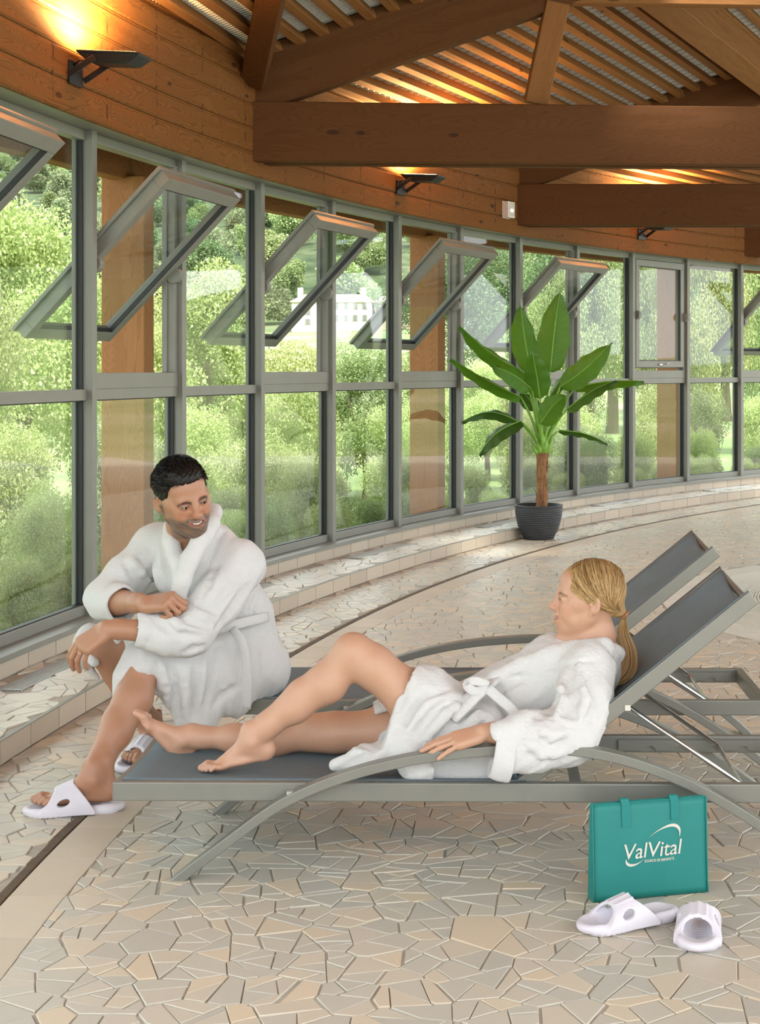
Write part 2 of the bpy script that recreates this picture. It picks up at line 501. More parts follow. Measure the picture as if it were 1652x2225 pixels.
# ------------------------------------------------------------------ the step along the windows
STEP_Z, SILL_Z = .087, .19
step = tag(polar_slab('trim_1', -5, 13, -.52, .12, STEP_Z-.006, M['grout'], 120, STEP_Z-.002), 'low paved step running along the foot of the window front', None, None, 'structure')
s = -4.8
while s < 12.6:
    L = .30/BAY
    me = curved_block(s+.0025, s+L-.0025, -.532, -.515, .001, STEP_Z-.001, 2).mesh('riser_tile')
    set_tint(me, [rnd.random()]*len(me.polygons)); fix_normals(link('riser_tile', me, M['riser'], step))
    me = curved_block(s+.0025-.1, s+L-.0025-.1, -.066, -.045, STEP_Z, SILL_Z-.026, 2).mesh('plinth_tile')
    set_tint(me, [rnd.random()]*len(me.polygons)); fix_normals(link('plinth_tile', me, M['riser'], step)); s += L
fix_normals(curved_block(-5, 13, -.06, .10, STEP_Z-.02, SILL_Z-.03, 90).build('plinth_core', M['grout'], step))
GRILLES = [(-1.18+2.05*i, -.36+2.05*i) for i in range(-1, 7)]
def in_grille(s, r): return -.262 < r < -.135 and any(a-.06 < s/BAY < b+.06 for a, b in GRILLES)
cells_step = []
for q in crazy_cells(-4.4*BAY, 12.5*BAY, -.52, -.07, .165, lambda s, r: -.515 < r < -.075, rnd):
    c = cen_of(q)
    if in_grille(*c): continue
    r = []
    for s_, ro in q:
        ro = min(max(ro, -.513), -.07)
        for a, b in GRILLES:
            if a-.02 < s_/BAY < b+.02 and -.255 < ro < -.14: ro = -.257 if c[1] < -.2 else -.138
        w = W(s_/BAY, ro, 0); r.append((w.x, w.y))
    if area_of(r) > .0008: cells_step.append((ccw(r), STEP_Z))
order = sorted(range(len(cells_step)), key=lambda i: -shown(*cells_step[i]))
mb = MB(); tv = []
for n_, i in enumerate(order):
    vs, fs = slab_geo(*cells_step[i], rnd, tilt=.0008)
    if n_ < 60:
        me = MB().add(vs, fs).mesh('step_slab'); set_tint(me, [rnd.random()]*len(fs)); link('step_slab', me, M['paver_pale'], step)
    else: mb.add(vs, fs); tv += [rnd.random()]*len(fs)
me = mb.mesh('step_slabs'); set_tint(me, tv); o = link('step_slabs', me, M['paver_pale'], step); o['kind'] = 'stuff'
# light edge strip of the step
fix_normals(curved_block(-4.8, 12.6, -.534, -.514, STEP_Z-.001, STEP_Z+.002, 100).build('edge_strip', M['frame'], step))
M['grille'] = plain('grey_grille_metal', (.50, .52, .50), .35, .3, .05)
M['dark'] = plain('dark_void', (.02, .02, .022), .8)
for gi, (a, b) in enumerate(GRILLES):
    g = thing('floor_grille', W((a+b)/2, -.2, STEP_Z), None)
    tag(g, 'slatted grey air grille let into the step, %s' % ['out of sight on the left', 'nearest the seated man\'s hand', 'behind the seated man', 'left of the potted plant', 'just behind the plant pot', 'right of the plant pot', 'far right under the closed window', 'at the far right edge'][gi], 'grille', 'grilles in the step')
    fix_normals(curved_block(a, b, -.255, -.14, STEP_Z-.02, STEP_Z-.006, 6).build('duct', M['dark'], g))
    mb = MB()
    for j in range(8):
        r0 = -.252+j*.0148
        c = curved_block(a, b, r0, r0+.0078, STEP_Z-.010, STEP_Z+.002, 6); mb.add(c.v, c.f)
    for kx in (a, b-.012):
        c = curved_block(kx, kx+.012, -.256, -.138, STEP_Z-.010, STEP_Z+.003, 1); mb.add(c.v, c.f)
    fix_normals(mb.build('slats', M['grille'], g))

# =================================================================== the glass front
HEAD_Z = 2.665
MW, MD = .056, .088
ledge = tag(fix_normals(curved_block(-5, 13, -.092, .05, SILL_Z-.026, SILL_Z, 100).build('trim_2', M['frame'])), 'grey metal sill ledge under the windows', None, None, 'structure')
soffit = tag(fix_normals(curved_block(-5, 13, -.127, .14, HEAD_Z, HEAD_Z+.03, 100).build('trim_3', M['frame'])), 'grey soffit strip above the windows', None, None, 'structure')
def lbox(mb, k, t0, t1, n0, n1, z0, z1):
    """box in the frame of the wall at k: t along the wall, n into the room"""
    o, t, n = W(k, 0, 0), wt(k), wn(k)
    return mb.box(o+t*(t0+t1)/2+n*(n0+n1)/2+Z*(z0+z1)/2, t*(t1-t0)/2, n*(n1-n0)/2, Z*(z1-z0)/2)
tn = 4
for i in range(-4, 13):
    tag(lbox(MB(), i, -MW/2, MW/2, -MD, .014, SILL_Z-.002, HEAD_Z+.002).build('trim_%d' % tn, M['frame'], None, bev=.002), 'grey aluminium mullion of the window front', None, None, 'structure'); tn += 1
HB = BAY/2-MW/2
def make_sash(win, k, tilt, label=None):
    o, t, n = W(k, .03, 2.035), wt(k), wn(k)
    u = Z*math.cos(tilt)+n*math.sin(tilt); w = n*math.cos(tilt)-Z*math.sin(tilt)
    hw, hl, fw, th = HB-.045, .575, .068, .032
    sa = MB()
    sa.box(o+u*(hl-fw/2), t*hw, u*fw/2, w*th); sa.box(o-u*(hl-fw/2), t*hw, u*fw/2, w*th)
    sa.box(o+t*(hw-fw/2), t*fw/2, u*(hl-fw), w*th); sa.box(o-t*(hw-fw/2), t*fw/2, u*(hl-fw), w*th)
    # stepped outer lip
    for s_ in (1, -1):
        sa.box(o+u*s_*(hl-.012)-w*(th+.010), t*(hw+.02), u*.024, w*.010)
        sa.box(o+t*s_*(hw-.0)-w*(th+.010), t*.022, u*(hl-.03), w*.010)
    so = sa.build('sash', M['frame'], win, bev=.0025)
    MB().box(o-w*.004, t*(hw-fw+.004), u*(hl-fw+.004), w*.003).build('pane', M['glass'], so)
    ga = MB()
    for s_ in (1, -1):
        ga.box(o+t*s_*(hw-fw-.003)+w*.012, t*.005, u*(hl-fw), w*.012)
        ga.box(o+u*s_*(hl-fw-.003)+w*.012, t*(hw-fw), u*.005, w*.012)
    ga.build('gasket', M['gasket'], so)
    for s_ in (1, -1):      # pivot hinges
        h = MB(); c = o+t*s_*(hw+.010)+w*.075
        ring = [(math.cos(a)*.048, math.sin(a)*.046) for a in [2*math.pi*j/14 for j in range(14)]]
        h.loft([[c+t*dx+u*(a-.02)+w*b-w*.03 for a, b in ring] for dx in (-.022, .024)])
        fix_normals(h.build('pivot_hinge', M['frame'], so, bev=.003))
    if tilt == 0:
        h = MB(); c = o-u*(hl-.03)+w*(th+.012)
        h.beam(c-t*.05, c+t*.05, .018, .014); h.tube([c+t*.02+w*.01, c+t*.06+w*.03+u*.005, c+t*.11+w*.03+u*.018], .007, 8)
        h.build('handle', M['steel'], so, sm=False)
    return so
wname = 1
for i in range(-4, 12):
    k = i+.5
    win = thing('window_%d' % wname, W(k, 0, SILL_Z), 'tall grey-framed bay of the window front', None, None, 'structure'); wname += 1
    opening = i % 2 == 0
    fr = MB()
    lbox(fr, k, -HB, HB, -.075, -.018, SILL_Z, SILL_Z+.052)           # bottom rail
    lbox(fr, k, -HB, HB, -.075, -.012, 1.285, 1.342)                  # transom
    lbox(fr, k, -HB, HB, -.080, -.020, HEAD_Z-.05, HEAD_Z)            # head rail
    fr.build('frame', M['frame'], win, bev=.002)
    p = lbox(MB(), k, -HB, HB, -.055, -.049, SILL_Z+.045, 1.29).build('pane', M['glass'], win)
    ga = MB()
    for a, b in ((-HB, -HB+.012), (HB-.012, HB)):
        lbox(ga, k, a, b, -.075, -.030, SILL_Z+.05, 1.286)
        if not opening: lbox(ga, k, a, b, -.075, -.030, 1.342, HEAD_Z-.05)
    lbox(ga, k, -HB, HB, -.062, -.030, SILL_Z+.051, SILL_Z+.058); lbox(ga, k, -HB, HB, -.062, -.030, 1.279, 1.286)
    ga.build('gasket', M['gasket'], win)
    be = MB()
    for a, b in ((-HB+.012, -HB+.030), (HB-.030, HB-.012)):
        lbox(be, k, a, b, -.078, -.060, SILL_Z+.05, 1.286)
        if not opening: lbox(be, k, a, b, -.078, -.060, 1.342, HEAD_Z-.05)
    be.build('glazing_bead', M['frame'], win)
    if not opening:
        lbox(MB(), k, -HB, HB, -.055, -.049, 1.335, HEAD_Z-.045).build('pane', M['glass'], win)
    else:
        f2 = MB()
        lbox(f2, k, -HB, HB, -.085, -.008, 1.342, 1.425)
        lbox(f2, k, -HB, HB, -.085, -.008, 2.615, HEAD_Z-.04)
        for a, b in ((-HB, -HB+.038), (HB-.038, HB)): lbox(f2, k, a, b, -.085, -.010, 1.425, 2.615)
        for a, b in ((-HB+.038, -HB+.052), (HB-.052, HB-.038)): lbox(f2, k, a, b, -.085, -.055, 1.425, 2.615)
        f2.build('casement_frame', M['frame'], win, bev=.002)
        so = make_sash(win, k, 0.0 if i == 8 else math.radians(45))

# =================================================================== boarded wall above the glass
WR0, WR1 = -.150, -.125
wall = tag(fix_normals(curved_block(-5, 13, WR1, .10, HEAD_Z+.03, 3.62, 100).build('wall_left', M['beam_wood'])), 'timber boarded wall above the curved window front', None, None, 'structure')
CH = .150
for c in range(6):
    z0 = HEAD_Z-.006+c*CH
    s = -5.0-(.35 if c % 2 else 0)
    while s < 12.6:
        L = 3*.63/BAY; n = 10; e = min(s+L, 12.9)
        vs = []; uv = []; fs = []
        prof = [(WR1, z0), (WR0+.007, z0), (WR0, z0+.010), (WR0, z0+CH-.022), (WR0+.006, z0+CH-.014), (WR0+.006, z0+CH-.004), (WR1, z0+CH)]
        for i in range(n+1):
            k = s+.001+(e-s-.002)*i/n
            for r, z in prof: vs.append(W(k, r, z)); uv.append((k*BAY+20, z))
        m = len(prof)
        for i in range(n):
            for j in range(m):
                a, b = i*m+j, i*m+(j+1) % m; fs.append((a, b, b+m, a+m))
        fs += [tuple(range(m))[::-1], tuple(n*m+j for j in range(m))]
        fix_normals(MB().add(vs, fs).build('board', M['wall_wood'], wall, uv=uv)); s = e

# =================================================================== roof timbers
NODES = {'z': (-2.5, (1, .12)), 'a': (1.60, (1, .063)), 'b': (5.70, (1, .0)), 'c': (9.85, (1, -.07)), 'd': (13.9, (1, -.14))}
def node(nm):
    k, d = NODES[nm]; p = W(k, WR0, 0); d = Vector((d[0], d[1], 0)).normalized(); return p, d
SL = .36
def roof_pt(nm, s, dz=0): p, d = node(nm); return p+d*s+Z*(3.46+SL*s+dz)
UPR = Vector((-SL, 0, 1)).normalized()
roof = None
for nm, lab in (('a', 'nearer'), ('b', 'farther'), ('c', 'far right')):
    p, d = node(nm); side = Vector((-d.y, d.x, 0))
    tr = thing('roof_truss', p+Z*2.75, {'a': 'big brown timber roof truss, the nearest, crossing the whole width', 'b': 'brown timber roof truss beyond the nearest one, beside the emergency light', 'c': 'farthest brown timber roof truss at the right edge'}[nm], 'truss', 'roof trusses')
    for off in (.0, .155):      # paired tie beams
        q = p+side*(off+.045)
        box_beam('tie_beam', q-d*.02+Z*2.935, q+d*6.2+Z*2.935, .09, .375, M['beam_wood'], tr)
    q = p+side*.10
    box_beam('rafter', q-d*.05+Z*(3.255-SL*.05), q+d*5.0+Z*(3.255+SL*5.0), .13, .385, M['beam_wood'], tr)
    b0, b1 = q+d*2.52+Z*3.12, q+d*2.74+Z*3.86
    if nm == 'a': b0 = at(1164, 226, 9.95); b1 = at(1211, 6, 9.86)
    box_beam('web_post', b0, b1, .145, .15, M['slat_wood'], tr, up=d)
    box_beam('collar_beam', q+d*2.0+Z*3.88, q+d*6.0+Z*3.88, .10, .20, M['slat_wood'], tr)
    if nm == 'a': box_beam('knee_brace', at(552, 172, 9.62), at(604, -80, 8.25), .125, .15, M['beam_wood'], tr, up=Vector((.7, -.7, 0)))
# girders along the slope, battens and perforated deck, bay by bay
M['deck'] = None
def deck_mat():
    t = NT('perforated_steel_deck'); tc = t.n('ShaderNodeTexCoord')
    mp = t.n('ShaderNodeMapping'); mp.inputs['Scale'].default_value = (70, 70, 70); t.l(tc.outputs['UV'], mp.inputs['Vector'])
    vo = t.n('ShaderNodeTexVoronoi'); vo.inputs['Randomness'].default_value = 0.0; vo.inputs['Scale'].default_value = 1.0; t.l(mp.outputs[0], vo.inputs['Vector'])
    hole = t.math('LESS_THAN', vo.outputs['Distance'], .25)
    c = t.mix(hole, (.60, .59, .55), (.16, .155, .14))
    t.set(Base_Color=c, Roughness=.45, Metallic=.2); return t.m
M['deck'] = deck_mat()
def roof_bay(n0, n1, s1, q0=0.0, first=False):
    p0, d0 = node(n0); p1, d1 = node(n1)
    rb = thing('roof_panel', roof_pt(n0, 0), {'za': 'battened roof slope at the top left over the window wall', 'ab': 'battened roof slope with perforated deck lit by the wall lamp', 'bc': 'far battened roof slope seen between the two tie beams'}[n0+n1], 'roof', 'roof slopes')
    s = -.02
    while s < s1:
        a, b = roof_pt(n0, s, -.035), roof_pt(n1, s, -.035)
        a, b = a+(b-a)*q0, b
        dd = (b-a).normalized()
        # follow the curved wall: the first battens stop where the wall is
        box_beam('batten', a+dd*.0, b-dd*.0, .058, .062, M['slat_wood'], rb, up=UPR, bev=.003)
        s += .1475
    L = (p1-p0).length; npi = int(L/.094); vs = []; uv = []; fs = []
    for i in range(npi*4+1):
        q = q0+(1-q0)*i/(npi*4); h = (0, .048, .048, 0)[i % 4]
        if i % 4 == 0: q -= .0
        for j in range(9):
            ss = -.12+(s1+.12)*j/8
            P = roof_pt(n0, ss, .004+h).lerp(roof_pt(n1, ss, .004+h), q); vs.append(P); uv.append((q*L, ss))
    for i in range(npi*4):
        for j in range(8):
            a = i*9+j; fs.append((a, a+9, a+10, a+1))
    MB().add(vs, fs).build('deck', M['deck'], rb, uv=uv)
    return rb
roof_bay('z', 'a', 3.0, .55)
vs = []; fs = []
prof = [(WR1, 3.50), (-4.5, 5.05), (-7.5, 5.45), (-9.5, 5.30)]
kk = [-8.5, -7, -5.5, -4, -2.5, -1.2, 0, 1.55]
for k_ in kk: vs += [W(k_, r_, z_) for r_, z_ in prof]
fs = [(i*4+j, i*4+j+1, i*4+j+5, i*4+j+4) for i in range(len(kk)-1) for j in range(3)]
ceil = MB().add(vs, fs).build('ceiling', M['slat_wood'])  # out-of-view ceiling, added to hold overhead sky light off the hall
n0 = len(vs); kk2 = [1.55, 3.5, 5.5, 7.5, 9.5, 11.5, 13.5]; vs2 = []
for k_ in kk2: vs2 += [W(k_, r_, z_) for r_, z_ in ((-4.0, 5.15), (-7.5, 5.45), (-9.5, 5.30))]
ceil2 = MB().add(vs2, [(i*3+j, i*3+j+1, i*3+j+4, i*3+j+3) for i in range(len(kk2)-1) for j in range(2)]).build('sun_blocking_ceiling_panel', M['slat_wood'], ceil)  # out-of-view extension, added to keep the sun off the far floor
sm_ = ceil2.modifiers.new('t', 'SOLIDIFY'); sm_.thickness = .08; sm_.offset = 1
sm_ = ceil.modifiers.new('t', 'SOLIDIFY'); sm_.thickness = .08; sm_.offset = 1; tag(ceil, 'timber ceiling over the hall on the viewer\'s side', None, None, 'structure')
rb = roof_bay('a', 'b', 4.6)
box_beam('girder', roof_pt('a', 2.32, -.24), roof_pt('b', 2.32, -.24), .20, .33, M['slat_wood'], rb, up=UPR)
box_beam('girder', roof_pt('a', 3.5, -.14), roof_pt('b', 3.5, -.14), .12, .15, M['beam_wood'], rb, up=UPR)
roof_bay('b', 'c', 4.0)

# =================================================================== outside posts and eave
for k, lab in ((1.63, 'behind the seated man'), (5.62, 'left of the banana plant'), (9.68, 'in the closed window at the far right')):
    o = W(k, .74, 0); t, n = wt(k), wn(k)
    box_beam('timber_post', o-Z*.35, o+Z*2.68, .13, .31, M['post_wood'], None, up=n)
    tag(bpy.context.scene.collection.objects[-1], 'thick brown timber post outside the glass, %s' % lab, 'post', 'outside timber posts')
ks = [1.63-4.05+4.05*i for i in range(0, 5)]
for i in range(len(ks)-1):
    a, b = ks[i], ks[i+1]; n = 3
    for j in range(n):
        k0, k1 = a+(b-a)*j/n, a+(b-a)*(j+1)/n
        o = box_beam('eave_beam', W(k0, .78, 2.815), W(k1, .78, 2.815), .12, .31, M['post_wood'])
        tag(o, 'outside timber eave beam seen through the top of the windows', 'beam', 'eave beams')
o = fix_normals(curved_block(-4.6, 12.9, .12, 1.35, 2.99, 3.02, 90).build('eave_boarding', M['slat_wood']))
tag(o, 'boarded underside of the eaves outside the windows', 'eaves')

# =================================================================== sun loungers
M['lounger'] = plain('champagne_grey_lacquer', (.215, .212, .182), .38, .25, .05, 12, .05, 300)
def sling_mat():
    t = NT('charcoal_mesh_sling'); vec = t.coord('Object', (1, 1, 1))
    w1 = t.n('ShaderNodeTexWave', wave_type='BANDS', bands_direction='X'); w1.inputs['Scale'].default_value = 130; t.l(vec, w1.inputs['Vector'])
    w2 = t.n('ShaderNodeTexWave', wave_type='BANDS', bands_direction='Y'); w2.inputs['Scale'].default_value = 130; t.l(vec, w2.inputs['Vector'])
    wv = t.math('MULTIPLY', w1.outputs['Fac'], w2.outputs['Fac']); n = t.noise(vec, 18, 4)
    c = t.mix(wv, (.125, .158, .176), (.225, .275, .305)); c = t.mix(t.math('MULTIPLY', n, .35), c, (.26, .31, .34))
    t.set(Base_Color=c, Roughness=.8, Specular_IOR_Level=.15); t.bump(wv, .25, .001); return t.m
M['sling'] = sling_mat()
M['plastic'] = plain('black_plastic', (.02, .02, .02), .45)
ARCH = [(-1.075, -.035), (-1.000, .030), (-.902, .1036), (-.82, .166), (-.745, .221), (-.68, .255), (-.614, .284), (-.55, .307), (-.484, .328), (-.353, .359), (-.222, .377), (-.0915, .387), (0, .390), (.105, .3875), (.235, .365), (.366, .320), (.497, .259), (.63, .1755), (.76, .085), (.87, -.02)]
HX, HZ, TX, TZ = -.05, .262, .615, .803
def lounger(label, loc, rz):
    rt = bpy.data.objects.new('sun_lounger', None); COL.objects.link(rt)
    tag(rt, label, 'sun lounger', 'sun loungers')
    def b(mb, name, mat, sm=False, bev=0, par=None):
        o = mb.build(name, M[mat] if isinstance(mat, str) else mat, None, sm, bev); o.parent = par or rt; return o
    for s in (-1, 1):
        b(MB().bx(-1.214, .81, s*.272 if s > 0 else -.302, .302 if s > 0 else -.272, .212, .266), 'side_rail', 'lounger', bev=.004)
        a = MB()
        path = [Vector((x, s*.328, z-.014)) for x, z in ARCH]
        # denser path
        P = []
        for i in range(len(path)-1):
            for j in range(3): P.append(path[i].lerp(path[i+1], j/3))
        P.append(path[-1])
        for _ in range(3): P = [P[0]]+[(P[i-1]+P[i]*2+P[i+1])/4 for i in range(1, len(P)-1)]+[P[-1]]
        a.sweep(P, [(-.025, -.014), (.025, -.014), (.025, .014), (-.025, .014)])
        o = b(a, 'arm_leg', 'lounger', bev=.003); fix_normals(o)
        for hx in (-.70, .49): b(MB().beam((hx, s*.30, .240), (hx, s*.335, .240), .02, .02), 'bolt', 'steel')
    # end bars, the foot bar dips slightly
    pts = [(-1.200, y, .239-.012*(1-(y/.272)**2)) for y in np.linspace(-.272, .272, 9)]
    fix_normals(b(MB().sweep(pts, [(-.014, -.027), (.014, -.027), (.014, .027), (-.014, .027)]), 'foot_bar', 'lounger', bev=.003))
    b(MB().bx(.78, .81, -.272, .272, .212, .266), 'head_bar', 'lounger', bev=.004)
    b(MB().beam((-.62, -.272, .225), (-.62, .272, .225), .03, .02), 'cross_bar', 'lounger')
    b(MB().beam((.12, -.272, .225), (.12, .272, .225), .03, .02), 'cross_bar', 'lounger')
    # seat sling
    vs = []; nx, ny = 24, 14
    for i in range(nx+1):
        x = -1.192+(HX+.02+1.192)*i/nx
        for j in range(ny+1):
            y = -.276+.552*j/ny; q = 1-(y/.276)**2
            e = min(1, (x+1.192)/.12)
            vs.append((x, y, .2665-(.010+.016*e)*q))
    n = len(vs); fs = [(i*(ny+1)+j, (i+1)*(ny+1)+j, (i+1)*(ny+1)+j+1, i*(ny+1)+j+1) for i in range(nx) for j in range(ny)]
    o = b(MB().add(vs, fs), 'seat_sling', 'sling', True); so = o.modifiers.new('thick', 'SOLIDIFY'); so.thickness = .003; so.offset = 1
    # backrest
    d = Vector((TX-HX, 0, TZ-HZ)); L = d.length; d.normalize(); nn = Vector((-d.z, 0, d.x))
    for s in (-1, 1):
        b(MB().box(Vector((HX, s*.262, HZ))+d*L/2-nn*.012, d*L/2, (0, .011, 0), nn*.022), 'backrest_rail', 'lounger', bev=.003)
    vs = []
    for i in range(nx+1):
        f = i/nx
        for j in range(ny+1):
            y = -.268+.536*j/ny; q = 1-(y/.268)**2
            sag = .020+.030*f
            vs.append(Vector((HX, y, HZ))+d*(f*L-.028*q*(f > .96)*1.0)+nn*(.014-sag*q))
    fs = [(i*(ny+1)+j, (i+1)*(ny+1)+j, (i+1)*(ny+1)+j+1, i*(ny+1)+j+1) for i in range(nx) for j in range(ny)]
    o = b(MB().add(vs, fs), 'back_sling', 'sling', True); so = o.modifiers.new('thick', 'SOLIDIFY'); so.thickness = .003; so.offset = -1
    pts = [Vector((HX, y, HZ))+d*(L-.012)+nn*(.0-.062*(1-(y/.262)**2)) for y in np.linspace(-.262, .262, 13)]
    b(MB().tube(pts, .012, 10), 'top_bar', 'lounger', True)
    # support bail
    q0 = Vector((HX, 0, HZ))+d*(L*.44)-nn*.03
    pts = [Vector((q0.x, -.24, q0.z)), Vector((.588, -.24, .250)), Vector((.594, -.225, .246)), Vector((.594, .225, .246)), Vector((.588, .24, .250)), Vector((q0.x, .24, q0.z))]
    b(MB().tube(pts, .0065, 10), 'support_bail', 'steel', True)
    for s in (-1, 1): b(MB().beam((q0.x, s*.235, q0.z), (q0.x, s*.276, q0.z), .016, .016), 'bolt', 'steel')
    for s in (-1, 1):
        prof = [(.28, .255), (.28, .222)]
        for t0 in (.36, .46, .56, .66):
            prof += [(t0, .222), (t0+.012, .236), (t0+.03, .236), (t0+.042, .222)]
        prof += [(.76, .222), (.76, .255)]
        mb = MB(); rings = [[(x, s*(.262+dy), z) for x, z in prof] for dy in (0, .006)]
        fix_normals(b(mb.loft(rings), 'ratchet_rail', 'lounger'))
        b(MB().beam((.585, s*.262, .205), (.585, s*.262, .225), .02, .02), 'stop_knob', 'plastic')
    rt.location = loc; rt.rotation_euler = (0, 0, rz)
    return rt
lounger('grey metal lounger with charcoal sling, the woman reclining on it', (.196, 4.695, 0), math.radians(-.7))
lounger('grey metal lounger with charcoal sling, the man seated on its end', (.267, 5.80, 0), math.radians(-.5))

# =================================================================== tote bag
def fabric_mat(name, col, rough=.75, scale=900, bump=.15):
    t = NT(name); vec = t.coord('Object'); n = t.noise(vec, 14, 3); f = t.noise(vec, scale, 2)
    c = t.mix(t.math('MULTIPLY', n, .4), col, tuple(x*.72 for x in col))
    t.set(Base_Color=c, Roughness=rough); t.bump(f, bump, .001); return t.m
M['teal'] = fabric_mat('teal_nonwoven_fabric', (.010, .215, .190), .6)
M['teal_web'] = fabric_mat('teal_webbing', (.008, .215, .195), .7, 260, .5)
M['print'] = plain('pale_screen_print', (.62, .60, .52), .7)
fl, fr_ = Vector((.338, 4.18, .0)), Vector((.660, 4.265, .0))
bd = (fr_-fl).normalized(); bnrm = Vector((bd.y, -bd.x, 0))       # front normal, towards the camera
bw, bh = (fr_-fl).length, .262
bag = thing('tote_bag', (fl+fr_)/2-bnrm*.016, 'teal fabric tote bag with white lettering standing on the paving', 'bag')
lean = .012
def bagpt(u, v, depth=0):   # u along the front, v up, depth towards the back
    bul = .006*math.sin(math.pi*min(1, max(0, u/bw)))*math.sin(math.pi*min(1, max(0, v/bh)))+.0016*math.sin(u*70)*math.sin(math.pi*v/bh)
    return fl+bd*u+Z*v-bnrm*(depth+lean*v/bh-bul)
def sheet(name, depth, flip):
    vs = []; n, m = 20, 14
    for i in range(n+1):
        for j in range(m+1):
            u, v = bw*i/n, .0015+(bh-.0015)*j/m
            w = .013*(1-v/bh*1.0) if depth else 0
            vs.append(bagpt(u, v, depth*(1-.55*v/bh)))
    fs = [(i*(m+1)+j, (i+1)*(m+1)+j, (i+1)*(m+1)+j+1, i*(m+1)+j+1) for i in range(n) for j in range(m)]
    if flip: fs = [f[::-1] for f in fs]
    o = MB().add(vs, fs).build(name, M['teal'], bag, True)
    s = o.modifiers.new('t', 'SOLIDIFY'); s.thickness = .002; s.offset = -1
    return o
sheet('front_panel', 0, False); sheet('back_panel', .045, True)
for u, nm in ((0, 'side_gusset'), (bw, 'side_gusset')):
    g = MB(); m = 12; vs = []
    sg = 1 if u == 0 else -1
    for j in range(m+1):
        v = .0015+(bh-.0015)*j/m; D = .045*(1-.55*v/bh)
        vs += [bagpt(u, v, 0), bagpt(u, v, D*.5)+bd*sg*.012*(v/bh), bagpt(u, v, D)]
    fs = [(j*3+i, j*3+i+1, j*3+i+4, j*3+i+3) for j in range(m) for i in range(2)]
    o = g.add(vs, fs).build(nm, M['teal'], bag, False); s = o.modifiers.new('t', 'SOLIDIFY'); s.thickness = .002
vs = [bagpt(0, .0015, 0), bagpt(bw, .0015, 0), bagpt(bw, .0015, .045), bagpt(0, .0015, .045)]
MB().add(vs, [(3, 2, 1, 0)]).build('base_panel', M['teal'], bag)
# piped seams
for u in (0, bw): MB().tube([bagpt(u, .002+(bh-.002)*j/10, -.001) for j in range(11)], .0022, 6).build('piping', M['teal'], bag, True)
MB().tube([bagpt(bw*j/10, bh, .0005) for j in range(11)], .0018, 6).build('piping', M['teal'], bag, True)
# the two folded strap ends
for u0 in (.083, .226):
    st = MB(); w = .0245
    pts = [(.197 if u0 < .1 else .208, -.002), (bh-.004, -.002), (bh+.010, -.001), (bh+.012, .004), (bh+.002, .007)]
    rings = []
    for v, dp in pts:
        sh = -.004 if v > bh else 0
        rings.append([bagpt(u0+sh, v, dp-.0015), bagpt(u0+w+sh, v, dp-.0015), bagpt(u0+w+sh, v, dp+.0005), bagpt(u0+sh, v, dp+.0005)])
    fix_normals(st.loft(rings).build('strap', M['teal_web'], bag))
# lettering
def text_part(txt, size, shear, space=1.0, bold=0.0):
    cu = bpy.data.curves.new('lettering', 'FONT'); cu.body = txt; cu.size = size; cu.shear = shear; cu.space_character = space; cu.offset = bold; cu.resolution_u = 3
    o = bpy.data.objects.new('lettering', cu); COL.objects.link(o)
    dg = bpy.context.evaluated_depsgraph_get(); me = bpy.data.meshes.new_from_object(o.evaluated_get(dg))
    bpy.data.objects.remove(o); return me
def put_text(me, u, v, rise=0.0, sx=1.0, name='lettering'):
    n = len(me.vertices); co = np.empty(n*3, np.float32); me.vertices.foreach_get('co', co); co = co.reshape(-1, 3)
    wd = co[:, 0].max()
    out = [bagpt(u+x*sx, v+y+rise*x*sx, -.0022) for x, y, _ in co]
    me.vertices.foreach_set('co', np.array(out, np.float32).ravel()); me.materials.clear(); me.update()
    return link(name, me, M['print'], bag)
put_text(text_part('ValVital', .058, .16, .98, .0002), .0815, .1110, .018, 1.0)
put_text(text_part('SOURCE DE BIENFAITS.', .0098, .0, 1.0, .0002), .146, .0985, .018, .87)
def swoosh(pts, w0, name='swoosh'):
    vs = []; n = len(pts)
    for i, (u, v) in enumerate(pts):
        a = pts[max(0, i-1)]; b = pts[min(n-1, i+1)]; dx, dy = b[0]-a[0], b[1]-a[1]; L = math.hypot(dx, dy)
        f = i/(n-1); w = w0*(.06+math.sin(math.pi*f**1.6)**1.0)
        vs += [bagpt(u-dy/L*w, v+dx/L*w, -.0022), bagpt(u+dy/L*w, v-dx/L*w, -.0022)]
    MB().add(vs, [(2*i, 2*i+1, 2*i+3, 2*i+2) for i in range(n-1)]).build(name, M['print'], bag)
def bez(p0, p1, p2, p3, n=28):
    return [tuple((1-t)**3*a+3*t*(1-t)**2*b+3*t*t*(1-t)*c+t**3*d for a, b, c, d in zip(p0, p1, p2, p3)) for t in [i/n for i in range(n+1)]]
swoosh(bez((.162, .166), (.205, .200), (.262, .206), (.250, .160)), .0042)
swoosh(bez((.146, .109), (.120, .090), (.088, .088), (.093, .112)), .0036)

